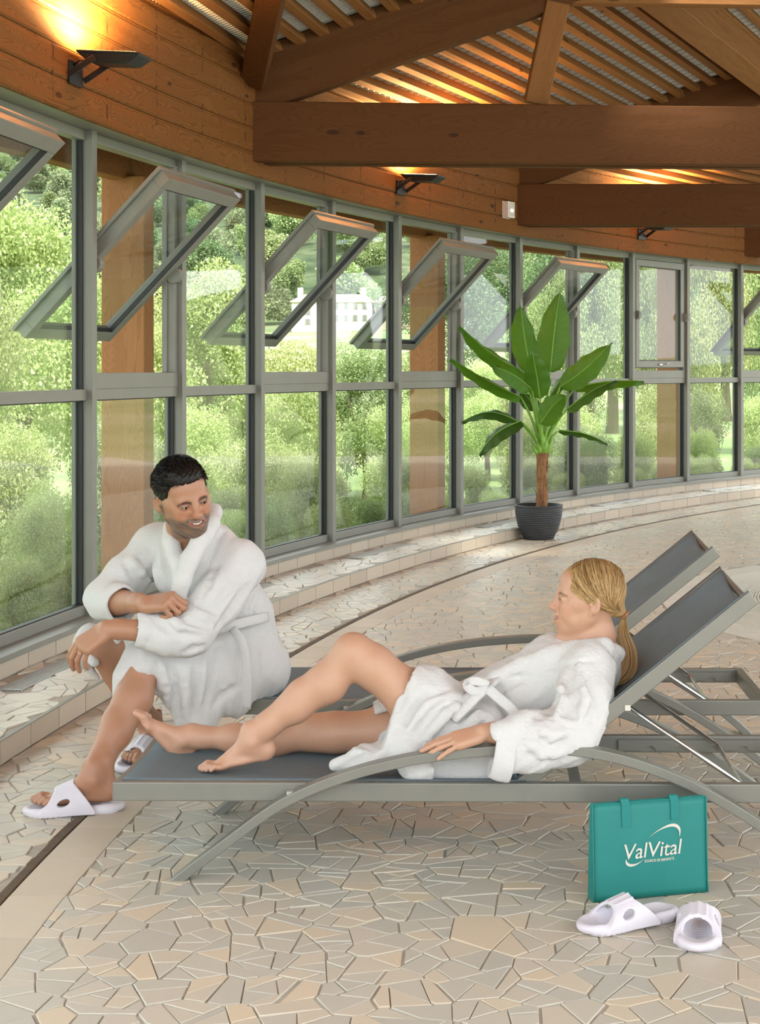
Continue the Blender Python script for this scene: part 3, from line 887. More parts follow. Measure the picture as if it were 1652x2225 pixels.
# =================================================================== potted banana plant
PY = 13.1; POT = at(1171, 1172, PY); POT.z = 0
plant = thing('potted_banana_plant', POT, 'tall banana plant in a ribbed charcoal pot beside the window step', 'plant')
M['pot'] = plain('charcoal_ribbed_plastic', (.035, .037, .040), .5, 0, .15, 20)
M['soil'] = plain('dark_potting_soil', (.03, .02, .014), .95, 0, .4, 60, .6, 120)
prof = [(.105, 0), (.128, .004)]
nr = 17
for i in range(nr*4+1):
    f = i/(nr*4); z = .01+f*.262
    r = .128+.074*math.sin(f*math.pi*.5)**.85
    prof.append((r+.0042*max(0, math.sin(f*nr*2*math.pi)), z))
prof += [(.205, .275), (.205, .292), (.190, .292), (.186, .25), (.0, .245)]
pm = MB(); rings = []
for r, z in prof:
    rings.append([POT+Vector((r*math.cos(a), r*math.sin(a), z+(.0035*math.sin(a*5+z*60)+.0025*math.sin(a*9+2+z*35) if .03 < z < .26 else 0))) for a in [2*math.pi*j/56 for j in range(56)]])
pm.loft(rings).build('pot', M['pot'], plant, True)
MB().lathe(POT+Z*.246, [(.0, .0), (.09, .004), (.184, .002)], 32).build('soil', M['soil'], plant)
def trunk_mat():
    t = NT('fibrous_brown_trunk'); vec = t.coord('Object', (40, 40, 5)); n = t.noise(vec, 2, 4, .6); n2 = t.noise(t.coord('Object'), 14, 3)
    c = t.ramp(n, [(.3, (.10, .045, .018)), (.5, (.34, .17, .070)), (.75, (.52, .30, .14))])
    c = t.mix(t.math('MULTIPLY', n2, .4), c, (.18, .08, .03)); t.set(Base_Color=c, Roughness=.85); t.bump(n, .9, .01); return t.m
M['trunk'] = trunk_mat()
tk = MB(); rings = []; base = POT+Vector((.02, 0, .24)); top = at(1180, 984, PY)
for i in range(26):
    f = i/25; c = base.lerp(top, f)+Vector((.006*math.sin(f*6), .004*math.cos(f*5), 0)); r0 = .040+.008*(1-f)+.014*max(0, f-.75)*4
    rings.append([c+Vector((math.cos(a), math.sin(a), 0))*r0*(1+.10*math.sin(a*5+f*9)+.07*math.sin(a*11-f*22)+random.uniform(-.06, .06)) for a in [2*math.pi*j/20 for j in range(20)]])
tr_o = tk.loft(rings).build('trunk', M['trunk'], plant, True)
fb = MB()
for i in range(46):     # frayed fibres
    a = random.uniform(0, 6.28); f = random.uniform(.1, 1.0); p = base.lerp(top, f)+Vector((math.cos(a), math.sin(a), 0))*.045
    q = p+Vector((math.cos(a)*random.uniform(.01, .03), math.sin(a)*.02, random.uniform(-.02, .06)))
    fb.tube([p-Z*.03, p, q], [.004, .0035, .0008], 4)
fb.build('fibres', M['trunk'], plant)['kind'] = 'stuff'
def leaf_mat(name, c0, c1):
    t = NT(name); tc = t.n('ShaderNodeTexCoord'); sp = t.n('ShaderNodeSeparateXYZ'); t.l(tc.outputs['UV'], sp.inputs[0])
    # lateral veins leave the midrib at a slant
    x = t.math('ABSOLUTE', t.math('SUBTRACT', sp.outputs[0], .5)); w = t.math('ADD', t.math('MULTIPLY', sp.outputs[1], 34.0), t.math('MULTIPLY', x, -9.0))
    vein = t.math('ABSOLUTE', t.math('SINE', t.math('MULTIPLY', w, 3.14159)))
    rib = t.math('LESS_THAN', x, .028); n = t.noise(tc.outputs['Object'], 9, 3)
    c = t.mix(t.math('MULTIPLY', vein, .45), c0, c1); c = t.mix(t.math('MULTIPLY', n, .4), c, tuple(v*.55 for v in c0)); c = t.mix(t.math('MULTIPLY', rib, .6), c, tuple(min(1, v*1.5) for v in c1))
    t.set(Base_Color=c, Roughness=.33); t.bump(vein, .35, .004)
    tr = t.n('ShaderNodeBsdfTranslucent'); t.l(t.mix(.5, c, (.30, .50, .03)), tr.inputs['Color'])
    mx = t.n('ShaderNodeMixShader'); mx.inputs[0].default_value = .42
    t.l(t.b.outputs[0], mx.inputs[1]); t.l(tr.outputs[0], mx.inputs[2]); t.l(mx.outputs[0], t.out.inputs['Surface'])
    return t.m
M['leaf'] = leaf_mat('banana_leaf_green', (.06, .20, .012), (.13, .33, .026))
M['leaf_dark'] = leaf_mat('banana_leaf_deep_green', (.018, .075, .018), (.040, .13, .030))
M['stalk'] = plain('light_green_stalk', (.22, .45, .06), .4, 0, .15, 20)
CROWN = at(1179, 985, PY)
LEAVES = [  # base px, tip px, half width px, bow (px), roll, depth of tip, dark
    ((1196, 808), (1218, 626), 32, 2, .10, .10, 0), ((1154, 808), (1131, 656), 27, -4, -.25, .20, 0), ((1174, 868), (1156, 760), 25, 3, .15, -.30, 0),
    ((1217, 841), (1329, 744), 26, -6, .35, -.25, 0), ((1156, 846), (1068, 795), 22, 7, -.45, -.30, 0), ((1138, 810), (1000, 708), 30, -8, -1.02, .10, 0),
    ((1133, 864), (980, 778), 26, -4, -1.10, -.10, 0), ((1127, 917), (1002, 918), 20, 22, -1.05, .25, 1), ((1132, 915), (1041, 988), 24, 12, -.95, -.20, 1),
    ((1174, 922), (1228, 860), 24, 6, .25, -.40, 0), ((1250, 842), (1400, 828), 26, 6, 1.20, .15, 0), ((1232, 890), (1339, 826), 24, 6, 1.15, -.15, 1),
    ((1215, 936), (1321, 965), 13, 8, 1.15, .05, 1), ((1196, 860), (1261, 781), 20, 4, 1.00, .15, 1), ((1165, 888), (1130, 846), 20, 2, -.55, .25, 1)]
for bi, (b_, t_, hw, bow, roll, dY, dk) in enumerate(LEAVES):
    pb, pt = at(b_[0], b_[1], PY+dY*.45), at(t_[0], t_[1], PY+dY)
    hwm = hw*1.1*PY/FPX
    ax = (pt-pb); L = ax.length; axn = ax.normalized()
    view = Vector((0, -1, .05)); sidev = axn.cross(view).normalized(); upv = sidev.cross(axn).normalized()
    sd = sidev*math.cos(roll)+upv*math.sin(roll); nr_ = sd.cross(axn).normalized()
    if nr_.y > 0: nr_ = -nr_
    bowv = (Vector((0, 0, 1))-axn*axn.z); bowv = bowv.normalized()*(bow*PY/FPX) if bowv.length > .05 else Vector((0, 0, 0))
    vs = []; uv = []; n, m = 22, 8
    for i in range(n+1):
        f = i/n; mid = pb+ax*f+bowv*math.sin(math.pi*f)
        wv = hwm*(math.sin(math.pi*min(1, f*1.02+.03)**.78)**.62 if f < .995 else .02)*(1 if f > .03 else .4)
        wob = 1+.05*math.sin(f*21+bi)
        for j in range(m+1):
            g = j/m*2-1
            lift = -abs(g)**1.3*hwm*.30+.006*math.sin(f*26+g*2+bi)*abs(g)
            vs.append(mid+sd*g*wv*wob+nr_*lift); uv.append((j/m, f))
    fs = [(i*(m+1)+j, i*(m+1)+j+1, (i+1)*(m+1)+j+1, (i+1)*(m+1)+j) for i in range(n) for j in range(m)]
    lo = MB().add(vs, fs).build('leaf', M['leaf_dark' if dk else 'leaf'], plant, True, uv=uv)
    rb_ = MB().tube([pb+ax*f+bowv*math.sin(math.pi*f)+nr_*.003 for f in np.linspace(0, .96, 10)], list(np.linspace(.0055, .0015, 10)), 6)
    rb_.build('midrib', M['stalk'], lo, True)
    c1 = CROWN.lerp(pb, .45)+Vector((0, 0, .04)); c1.x = CROWN.x+(pb.x-CROWN.x)*.30
    pts = [CROWN*(1-t)**2+c1*2*t*(1-t)+pb*t*t for t in np.linspace(0, 1, 10)]
    MB().tube(pts, list(np.linspace(.019, .006, 10)), 8).build('leaf_stalk', M['stalk'], lo, True)
for dx, h, w in ((-.022, .17, .028), (.020, .20, .030), (0, .30, .030), (-.05, .13, .02), (.045, .16, .02)):
    p = CROWN+Vector((dx*.3, -.01, -.03))
    MB().tube([p, p+Vector((dx, -.012, h*.5)), p+Vector((dx*1.5, 0, h))], [w*.8, w, .004], 8).build('leaf_sheath', M['stalk'], plant, True)

# =================================================================== wall floodlights and the emergency light
M['lamp_black'] = plain('black_cast_lamp_housing', (.014, .015, .017), .4)
def emit(name, col, st):
    t = NT(name); t.set(Base_Color=(0, 0, 0), Emission_Color=col, Emission_Strength=st); return t.m
M['lamp_glow'] = emit('lamp_glass_glow', (1, .60, .22), 30)
LAMPS = [(-.47, 'nearest, top left'), (3.75, 'middle, under the big tie beam'), (7.92, 'farthest, right')]
for k, which in LAMPS:
    t, n = wt(k), wn(k); o = W(k, WR0, 2.885)
    lp = thing('wall_floodlight', o, 'black floodlight on a bracket shining up the boarded wall, %s' % which, 'lamp', 'wall floodlights')
    MB().box(o+n*.006-Z*.035, t*.075, n*.006, Z*.055).build('wall_plate', M['lamp_black'], lp, bev=.002)
    for s in (-1, 1):
        MB().beam(o+t*s*.088-Z*.055+n*.01, o+t*s*.088+Z*.025+n*.14, .010, .028, up=Z).build('arm', M['lamp_black'], lp, bev=.002)
    bt = math.radians(-4); f_, u_ = (n*math.cos(bt)+Z*math.sin(bt)), (Z*math.cos(bt)-n*math.sin(bt))
    c = o+n*.20+Z*.035
    mb = MB(); rings = []
    for hl, hw_, zz in ((.085, .055, -.036), (.105, .075, -.030), (.150, .082, .004), (.155, .088, .010), (.155, .088, .018)):
        rings.append([c+f_*a*hl+t*b_*hw_+u_*zz for a, b_ in ((-1, -1), (1, -1), (1, 1), (-1, 1))])
    fix_normals(mb.loft(rings).build('housing', M['lamp_black'], lp, bev=.003))
    MB().box(c+u_*.0195, f_*.135, t*.072, u_*.001).build('lens', M['lamp_glow'], lp)
    MB().tube([o+n*.01-t*.03, o+n*.05-t*.05+Z*.02, o+n*.09-t*.03+Z*.015], .005, 6).build('cable', M['lamp_black'], lp, True)
    li = bpy.data.lights.new('flood_light', 'SPOT'); li.energy = 180; li.color = (1, .58, .23); li.spot_size = math.radians(165); li.spot_blend = .8; li.shadow_soft_size = .05
    lo = bpy.data.objects.new('flood_light', li); COL.objects.link(lo); lo.parent = lp; lo.matrix_parent_inverse = Matrix.Translation(lp.location).inverted()
    lo.location = c+u_*.045; dirv = (Z*.96-n*.28).normalized(); lo.rotation_euler = dirv.to_track_quat('-Z', 'Y').to_euler()
k = 5.50; t, n = wt(k), wn(k); o = W(k, WR0, 2.865)
em = thing('emergency_light', o, 'small white emergency light box on the boarded wall beside the far tie beam', 'light')
M['white_plastic'] = plain('white_plastic', (.80, .78, .74), .4)
MB().box(o+n*.03, t*.066, n*.03, Z*.072).build('housing', M['white_plastic'], em, bev=.006)
MB().box(o+n*.0615, t*.052, n*.002, Z*.056).build('diffuser', plain('milky_diffuser', (.72, .70, .66), .25), em, bev=.002)
M['led'] = emit('led_white', (1, .97, .9), 9)
for s in (-1, 1): MB().box(o+n*.064+t*s*.016-Z*.008, t*.008, n*.002, Z*.008).build('led', M['led'], em)
# screws of the emergency light are too small to tell apart; its base plate:
MB().box(o+n*.002, t*.070, n*.002, Z*.076).build('base_plate', M['white_plastic'], em)

# =================================================================== pool edge at the right
def ring_sector(name, r0, r1, z0, z1, a0, a1, mat, parent, n=3):
    rings = []
    for i in range(n+1):
        a = a0+(a1-a0)*i/n; c_, s_ = math.cos(a), math.sin(a)
        rings.append([Vector((POOL[0]+c_*r, POOL[1]+s_*r, z)) for r, z in ((r0, z0), (r1, z0), (r1, z1), (r0, z1))])
    return fix_normals(MB().loft(rings).build(name, mat, parent))
M['pool_white'] = plain('white_pool_tile', (.70, .70, .64), .35)
pe = tag(ring_sector('trim_40', 1.55, 2.36, -.008, -.006, math.radians(120), math.radians(250), M['grout'], None, 40), 'curved white overflow grating at the pool edge on the right', None, None, 'structure')
a = 120.0
while a < 250:
    me_ = ring_sector('edge_tile', 2.14, 2.355, -.006, .001, math.radians(a+.08), math.radians(a+7.9), M['pool_white'], pe); a += 8
for i in range(30):
    ring_sector('grating_bar', 1.60+i*.0178, 1.612+i*.0178, -.006, .0005, math.radians(122), math.radians(248), M['pool_white'], pe, 40)

# =================================================================== sculpting with distance fields
import openvdb
class Sculpt:
    """soft union / carving of round shapes, meshed into one continuous surface"""
    def __init__(s): s.ops = []; s.post = None; s.pad = .012
    def _add(s, fn, lo, hi, k, mode): s.ops.append((fn, np.asarray(lo, np.float32)-k-.004, np.asarray(hi, np.float32)+k+.004, np.float32(k), mode)); return s
    def cone(s, a, b, ra, rb, k=.02, mode='u'):
        a, b = np.array(a, np.float32), np.array(b, np.float32); ba = b-a; l2 = max(float(ba@ba), 1e-9)
        def fn(P):
            pa = P-a; t = np.clip(pa@ba/l2, 0, 1); q = pa-t[:, None]*ba
            return np.sqrt((q*q).sum(1))-(ra+(rb-ra)*t)
        m = max(ra, rb); return s._add(fn, np.minimum(a, b)-m, np.maximum(a, b)+m, k, mode)
    def chain(s, pts, rad, k=.02, mode='u'):
        for i in range(len(pts)-1): s.cone(pts[i], pts[i+1], rad[i], rad[i+1], k, mode)
        return s
    def ell(s, c, r, R=None, k=.02, mode='u'):
        c = np.array(c, np.float32); r = np.array(r, np.float32); R = np.eye(3, dtype=np.float32) if R is None else np.array(R, np.float32)   # columns = local axes
        def fn(P):
            q = (P-c)@R; k0 = np.sqrt(((q/r)**2).sum(1)); k1 = np.sqrt(((q/(r*r))**2).sum(1))
            return np.where(k1 > 1e-6, k0*(k0-1)/np.maximum(k1, 1e-6), -r.min())
        m = float(r.max()); return s._add(fn, c-m, c+m, k, mode)
    def slab(s, c, h, R=None, rnd=.005, k=.01, mode='u'):
        c = np.array(c, np.float32); h = np.array(h, np.float32)-rnd; R = np.eye(3, dtype=np.float32) if R is None else np.array(R, np.float32)
        def fn(P):
            q = np.abs((P-c)@R)-h; return np.sqrt((np.maximum(q, 0)**2).sum(1))+np.minimum(q.max(1), 0)-rnd
        m = float(np.linalg.norm(h))+rnd; return s._add(fn, c-m, c+m, k, mode)
    def half(s, p, n, lo, hi, k=.004):      # cut away what lies on the side of n, inside the box lo..hi
        p = np.array(p, np.float32); n = np.array(n, np.float32); n = n/np.linalg.norm(n); lo_, hi_ = np.array(lo, np.float32), np.array(hi, np.float32)
        def fn(P):
            d = -((P-p)@n); q = np.maximum(lo_-P, P-hi_).max(1); return np.maximum(d, q)
        return s._add(fn, lo_, hi_, k, 's')
    def ev(s, P, sel=None):
        d = np.full(len(P), .5, np.float32)
        for fn, lo, hi, k, mode in (s.ops if sel is None else sel):
            e = fn(P).astype(np.float32)
            if mode == 'u':
                h = np.maximum(k-np.abs(d-e), 0)/k; d = np.minimum(d, e)-h*h*k*.25
            else:
                e = -e; h = np.maximum(k-np.abs(d-e), 0)/k; d = np.maximum(d, e)+h*h*k*.25
        if s.post is not None: d = s.post(P, d)
        return d
    def mesh(s, vox=.0025, B=16):
        lo = np.min([o[1] for o in s.ops if o[4] == 'u'], axis=0)-s.pad; hi = np.max([o[2] for o in s.ops if o[4] == 'u'], axis=0)+s.pad
        n = np.ceil((hi-lo)/(vox*B)).astype(int)
        g = openvdb.FloatGrid(1.0)
        ar = np.arange(B, dtype=np.float32)*vox
        I, J, K = np.meshgrid(ar, ar, ar, indexing='ij'); cell = np.stack([I.ravel(), J.ravel(), K.ravel()], 1)
        bs = vox*B; half = bs*.5
        L = np.array([o[1] for o in s.ops]); H = np.array([o[2] for o in s.ops])
        # coarse pass
        ii = np.stack(np.meshgrid(*[np.arange(m) for m in n], indexing='ij'), -1).reshape(-1, 3)
        cen = lo+(ii+.5)*bs; dc = np.full(len(ii), .5, np.float32)
        dc = s.ev(cen.astype(np.float32))
        rad = half*1.7321
        for b, c, d0 in zip(ii, cen, dc):
            if d0 > rad*1.55+.012: continue
            o = tuple(int(x) for x in b*B)
            if d0 < -(rad*1.6+.012):
                g.fill(o, tuple(x+B-1 for x in o), -1.0); continue
            org = lo+b*bs
            hit = np.all((L-s.pad < org+bs) & (H+s.pad > org), axis=1)
            sel = [s.ops[q] for q in np.nonzero(hit)[0]]
            if not sel: continue
            d = s.ev((org+cell).astype(np.float32), sel)
            g.copyFromArray(np.clip(d/vox/4, -1, 1).reshape(B, B, B).astype(np.float32), ijk=o)
        pts, quads = g.convertToQuads(0.0)
        pts = pts.astype(np.float32)*vox+lo.astype(np.float32)
        return pts, quads.astype(np.int32)[:, ::-1]
    def build(s, name, mat, parent=None, vox=.0025, color=None, local=None):
        pts, quads = s.mesh(vox)
        me = mesh_np(name, pts, quads); smooth(me)
        # outward normals
        if me.polygons:
            no = np.empty(len(me.polygons)*3, np.float32); me.polygons.foreach_get('normal', no); ce = np.empty(len(me.polygons)*3, np.float32); me.polygons.foreach_get('center', ce)
            no = no.reshape(-1, 3); ce = ce.reshape(-1, 3); idx = np.linspace(0, len(no)-1, min(400, len(no))).astype(int)
            if np.mean(s.ev(ce[idx]+no[idx]*vox)-s.ev(ce[idx]-no[idx]*vox)) < 0: me.flip_normals()
        if color is not None:
            a = me.color_attributes.new('skin', 'FLOAT_COLOR', 'POINT'); c = color(pts)
            a.data.foreach_set('color', np.concatenate([c, np.ones((len(c), 1), np.float32)], 1).astype(np.float32).ravel())
        return link(name, me, mat, parent)

def npv(v): return np.array((v[0], v[1], v[2]), np.float32)
def vnoise(P, f, seed=0):
    """cheap smooth noise: a few crossed sines"""
    r = np.random.default_rng(seed); out = 0
    for i in range(5):
        w = r.normal(size=3); w /= np.linalg.norm(w); ph = r.uniform(0, 6.28); out = out+np.sin(P@(w.astype(np.float32)*f*(1+.45*i))+ph)/(1+.4*i)
    return out/2.6
def frame(fwd, up):
    """columns: person's left, forward, up"""
    f = Vector(fwd).normalized(); u = Vector(up); u = (u-f*u.dot(f)).normalized(); l = u.cross(f)     # left = up x forward
    return np.array([[l.x, f.x, u.x], [l.y, f.y, u.y], [l.z, f.z, u.z]], np.float32)
class Loc:
    def __init__(s, o, R, sc=1.0): s.o = npv(o); s.R = R; s.sc = sc
    def __call__(s, x, y, z): return s.o+s.R@(np.array((x, y, z), np.float32)*s.sc)
    def inv(s, P): return ((P-s.o)@s.R)/s.sc

# ---- head, hand and foot as reusable sculpts
def head(S, L, male=True, smile=1.0):
    sc = L.sc; R = L.R
    def E(c, r, k=.02, mode='u', rot=None): S.ell(L(*c), np.array(r)*sc, R if rot is None else R@rot, k*sc, mode)
    def C(a, b, ra, rb, k=.02, mode='u'): S.cone(L(*a), L(*b), ra*sc, rb*sc, k*sc, mode)
    w = .955 if male else .93
    E((0, -.016, .034), (.0755*w, .096, .084), .02)
    E((0, .004, -.01), (.068*w, .080, .075), .03)
    if male: E((0, .036, -.034), (.058*w, .056, .080), .03)
    else: E((0, .037, -.024), (.053, .055, .070), .025)
    for s in (1, -1):
        C((s*.054*w, .000, -.052), (s*.020, .064, -.094 if male else -.086), .019 if male else .013, .017 if male else .014, .03)
        E((s*.039*w, .064, -.022), (.022, .020, .021), .02)           # cheek
        E((s*.060*w, .030, .0), (.012, .03, .02), .02)
        if male: E((s*.033, .0795, -.0095), (.016, .012, .0075), .010)      # cheeks pushed up by the smile
    E((0, .074, -.098 if male else -.091), (.021 if male else .016, .017, .015), .018)      # chin
    E((0, .058, .052), (.050, .028, .036), .03)                           # forehead
    if male: C((-.036, .077, .0185), (.036, .077, .0185), .0115, .0115, .02)
    else: C((-.032, .075, .022), (.032, .075, .022), .008, .008, .02)
    for s in (1, -1): E((s*.031, .100, .004), (.019, .016, .013), .016, 's')      # orbit
    for s in (1, -1): E((s*.0315, .0815, .003), (.0165, .0125, .0125), .006)        # lids
    if not male:
        for s in (1, -1): C((0, .050, -.128), (s*.044, -.004, -.100), .018, .018, .018, 's')      # under the jaw
    # nose
    C((0, .086, .016), (0, .113 if male else .109, -.024), .0085, .0105 if male else .0090, .016)
    E((0, .112 if male else .109, -.027), (.0115 if male else .0095, .0105, .0095), None or .010)
    for s in (1, -1):
        E((s*.0125*w, .099, -.030), (.0085, .0115, .0078), .008)
        E((s*.0065, .103, -.0375), (.0042, .006, .003), .004, 's')
    E((0, .079, -.062), (.030, .020, .026), .02)                          # muzzle
    # mouth
    up = .008*smile
    pl = [(-.027, .080, -.058+up), (-.013, .095, -.0605+up*.2), (0, .0985, -.0615), (.013, .095, -.0605+up*.2), (.027, .080, -.058+up)]
    S.chain([L(x, y-.001, z+.0068-.001*smile) for x, y, z in pl], np.array([.002, .0048, .0052, .0048, .002])*sc, .005*sc)
    S.chain([L(x*.86, y-.002, z-.0085-.003*smile) for x, y, z in pl], np.array([.002, .0058, .0066, .0058, .002])*sc, .006*sc)
    if smile > 0: S.chain([L(x, y+.0015, z-.0005) for x, y, z in pl], np.array([.0016, .0052, .0060, .0052, .0016])*sc*(.45+.55*smile), .003*sc, 's')
    else: S.chain([L(x, y+.004, z) for x, y, z in pl], np.array([.001, .0015, .002, .0015, .001])*sc, .003*sc, 's')
    for s in (1, -1):      # smile fold
        C((s*.018, .098, -.030), (s*.036, .080, -.058), .0022, .0022, .012, 's')
        C((s*.034, .070, -.045), (s*.040, .052, -.06), .014, .012, .02)
    # eye slit
    for s in (1, -1):
        S.chain([L(s*.0205, .0945, .0015), L(s*.031, .0985, .0035), L(s*.0425, .0905, .0025)], np.array([.0008, .0040 if not male else .0017, .0008])*sc, .002*sc, 's')
        C((s*.018, .092, .009), (s*.044, .087, .007), .0028, .0026, .004)           # upper lid fold
    # ears
    for s in (1, -1):
        a = s*.55; rot = np.array([[math.cos(a), -math.sin(a), 0], [math.sin(a), math.cos(a), 0], [0, 0, 1]], np.float32)
        E((s*.083*w, -.012, -.006), (.0078, .0200, .031), .006, 'u', rot)
        E((s*.072*w, -.004, -.034), (.0065, .009, .011), .006)
        E((s*.0905*w, -.008, -.004), (.0065, .0115, .0190), .006, 's', rot)
        E((s*.0825*w, -.001, -.006), (.004, .006, .008), .004)
def head_color(L, male):
    skin = np.array((.44, .228, .138) if male else (.56, .325, .215), np.float32)
    def fn(P):
        q = L.inv(P); c = np.tile(skin, (len(P), 1)); x, y, z = q[:, 0], q[:, 1], q[:, 2]
        near = (np.abs(x) < .12) & (np.abs(y) < .14) & (z > -.135) & (z < .14)
        def blend(m, col): 
            nonlocal c
            m = (np.clip(m, 0, 1)*near)[:, None]; c = c*(1-m)+np.array(col, np.float32)*m
        n1 = vnoise(P, 160, 3); n2 = vnoise(P, 420, 9)
        blend(.35*np.clip((y-.05)/.03, 0, 1)*np.clip(1-np.abs(z+.02)/.03, 0, 1), (.52, .19, .11) if male else (.66, .29, .20))
        if male:
            t = np.clip((-.036-z-.35*np.clip(.03-y, 0, 1))/.012, 0, 1)*np.clip((y+.012)/.02, 0, 1)
            t = np.maximum(t, np.clip((-.036-z)/.006, 0, 1)*(np.abs(x) < .036)*(y > .06))
            t = np.maximum(t, np.clip(1-np.abs(y-.004)/.014, 0, 1)*np.clip((.012-z)/.02, 0, 1)*(np.abs(x) > .05)*(z > -.07))
            grey = .5+.5*np.clip(n2, -1, 1)
            m = (np.clip(t*(.86+.25*n1), 0, .95)*near)[:, None]
            bc = np.array((.075, .052, .036), np.float32)*(1-grey[:, None]*.55)+np.array((.26, .225, .185), np.float32)*grey[:, None]*.55
            c = c*(1-m)+bc*m
        # lips
        up = .008
        lipz = -.0615+up*np.clip(np.abs(x)/.027, 0, 1)**1.6
        dl = np.abs(z-lipz+.001)
        blend(np.clip(1.2-dl/(.0085 if male else .0085), 0, 1)*(np.abs(x) < .027)*np.clip((y-.076)/.006, 0, 1)*.85, (.40, .13, .10) if male else (.52, .13, .12))
        # inside the mouth
        blend((dl < .0035)*(np.abs(x) < .022)*(y < .0925)*(y > .06)*1.0, (.12, .02, .02))
        # eyebrows
        bz = (.0170 if male else .0200)-.008*np.clip((np.abs(x)-.036)/.02, 0, 1)-.0045*np.clip((.026-np.abs(x))/.014, 0, 1)
        blend(np.clip(1.3-np.abs(z-bz)/(.0060 if male else .0042), 0, 1)*(np.abs(x) > .012)*(np.abs(x) < .052)*(y > .04)*(.95+.3*n1), (.035, .022, .014) if male else (.20, .115, .055))
        # lashes and the slit itself
        ez = .0033; de = np.abs(z-ez-.0005)
        blend(np.clip(1.4-de/.0042, 0, 1)*(np.abs(np.abs(x)-.0315) < .0125)*(y > .078)*(.70 if male else .85), (.06, .03, .02))
        if male: blend(np.clip((z-.062-.020*np.clip(1-np.abs(x)/.05, 0, 1)+np.clip(.055-y, 0, .2)*.75)/.012, 0, 1), (.03, .022, .018))
        blend(np.clip(.5*np.clip(n1, 0, 1), 0, 1)*.12, (.6, .25, .15))
        return c
    return fn
def hand(S, L, side, flex, splay=(.10, .02, -.06, -.16), thumb=None, k=.010):
    """L: wrist frame: x = thumb side (already mirrored by the caller through R), y = towards the fingers, z = back of the hand"""
    sc = L.sc
    kn = [(.0265, .088, .002), (.0085, .092, .004), (-.0100, .087, .003), (-.0270, .078, .000)]
    ln = [(.044, .026, .020), (.049, .030, .021), (.045, .028, .020), (.034, .021, .018)]
    rd = [.0092, .0094, .0089, .0078]
    for i in range(4):
        S.cone(L(kn[i][0]*.62, .002, -.002), L(*kn[i]), .0125*sc, .0112*sc, .012*sc)
    S.slab(L(0, .048, -.004), np.array((.034, .040, .012))*sc, L.R, .010*sc, .012*sc)
    for i in range(4):
        p = np.array(kn[i], np.float32); a = 0.0; sp = splay[i]
        for j in range(3):
            a += flex[i][j]
            d = np.array((math.sin(sp)*math.cos(a), math.cos(a)*math.cos(sp), -math.sin(a)), np.float32)
            q = p+d*ln[i][j]
            S.cone(L(*p), L(*q), rd[i]*(1-.06*j)*sc, rd[i]*(1-.06*(j+1))*sc, .004*sc)
            p = q
    th = thumb or [(.018, .012, -.006), (.038, .040, -.016), (.048, .066, -.022), (.046, .092, -.024)]
    S.chain([L(*t) for t in th], np.array([.015, .0125, .0105, .0088])*sc, k*sc)
def foot(S, L, med, curl=0.0):
    """L: ankle frame: y = towards the toes, z = up the shin; med = sign of x on the big-toe side"""
    sc = L.sc; C = lambda a, b, ra, rb, k=.02: S.cone(L(*a), L(*b), ra*sc, rb*sc, k*sc)
    C((0, 0, .03), (0, -.004, -.030), .033, .035)
    S.ell(L(0, -.036, -.048), np.array((.027, .034, .032))*sc, L.R, .02*sc)
    C((0, -.042, .05), (0, -.052, -.04), .014, .016, .02)
    C((0, .012, -.012), (med*.004, .105, -.056), .032, .021, .025)
    S.ell(L(0, .050, -.064), np.array((.030, .085, .016))*sc, L.R, .02*sc)
    S.ell(L(med*.002, .122, -.066), np.array((.041, .030, .015))*sc, L.R, .015*sc)
    for x in (.036, -.036): S.ell(L(x, .0, -.004), np.array((.008, .013, .013))*sc, L.R, .014*sc)     # ankle bones
    toes = [((.026, .135), (.030, .186), .0130, .0110), ((.0085, .140), (.0100, .186), .0092, .0080), ((-.0065, .138), (-.008, .178), .0088, .0076), ((-.0205, .131), (-.0235, .166), .0084, .0072), ((-.033, .120), (-.038, .150), .0080, .0068)]
    for (a, b, ra, rb) in toes:
        m = ((a[0]+b[0])/2, (a[1]+b[1])/2)
        S.cone(L(med*a[0], a[1], -.064), L(med*m[0], m[1], -.058+curl*.01), ra*sc, ra*sc, .006*sc)
        S.cone(L(med*m[0], m[1], -.058+curl*.01), L(med*b[0], b[1], -.067), ra*sc, rb*sc, .003*sc)

def skin_mat(name):
    t = NT(name); a = t.n('ShaderNodeAttribute', attribute_name='skin'); vec = t.coord('Object')
    n = t.noise(vec, 55, 4, .6); f = t.noise(vec, 420, 2); c = t.mix(t.math('MULTIPLY', n, .22), a.outputs['Color'], t.mix(.6, a.outputs['Color'], (.36, .10, .05)))
    t.set(Base_Color=c, Roughness=.46, Subsurface_Weight=.12, Subsurface_Radius=(.012, .005, .003), Subsurface_Scale=.5)
    t.bump(t.math('ADD', t.math('MULTIPLY', n, .6), f), .10, .002); return t.m
M['skin_m'] = skin_mat('tanned_skin'); M['skin_f'] = skin_mat('light_skin')
def terry_mat():
    t = NT('white_terry_cloth'); vec = t.coord('Object'); n = t.noise(vec, 420, 3, .7); n2 = t.noise(vec, 130, 3); n3 = t.noise(vec, 9, 2)
    c = t.mix(t.math('MULTIPLY', n2, .35), (.86, .85, .83), (.74, .735, .72)); c = t.mix(t.math('MULTIPLY', n3, .15), c, (.78, .76, .75))
    t.set(Base_Color=c, Roughness=.95, Sheen_Weight=.25, Specular_IOR_Level=.1); t.bump(t.math('ADD', n, t.math('MULTIPLY', n2, .9)), .75, .006); return t.m
M['terry'] = terry_mat()
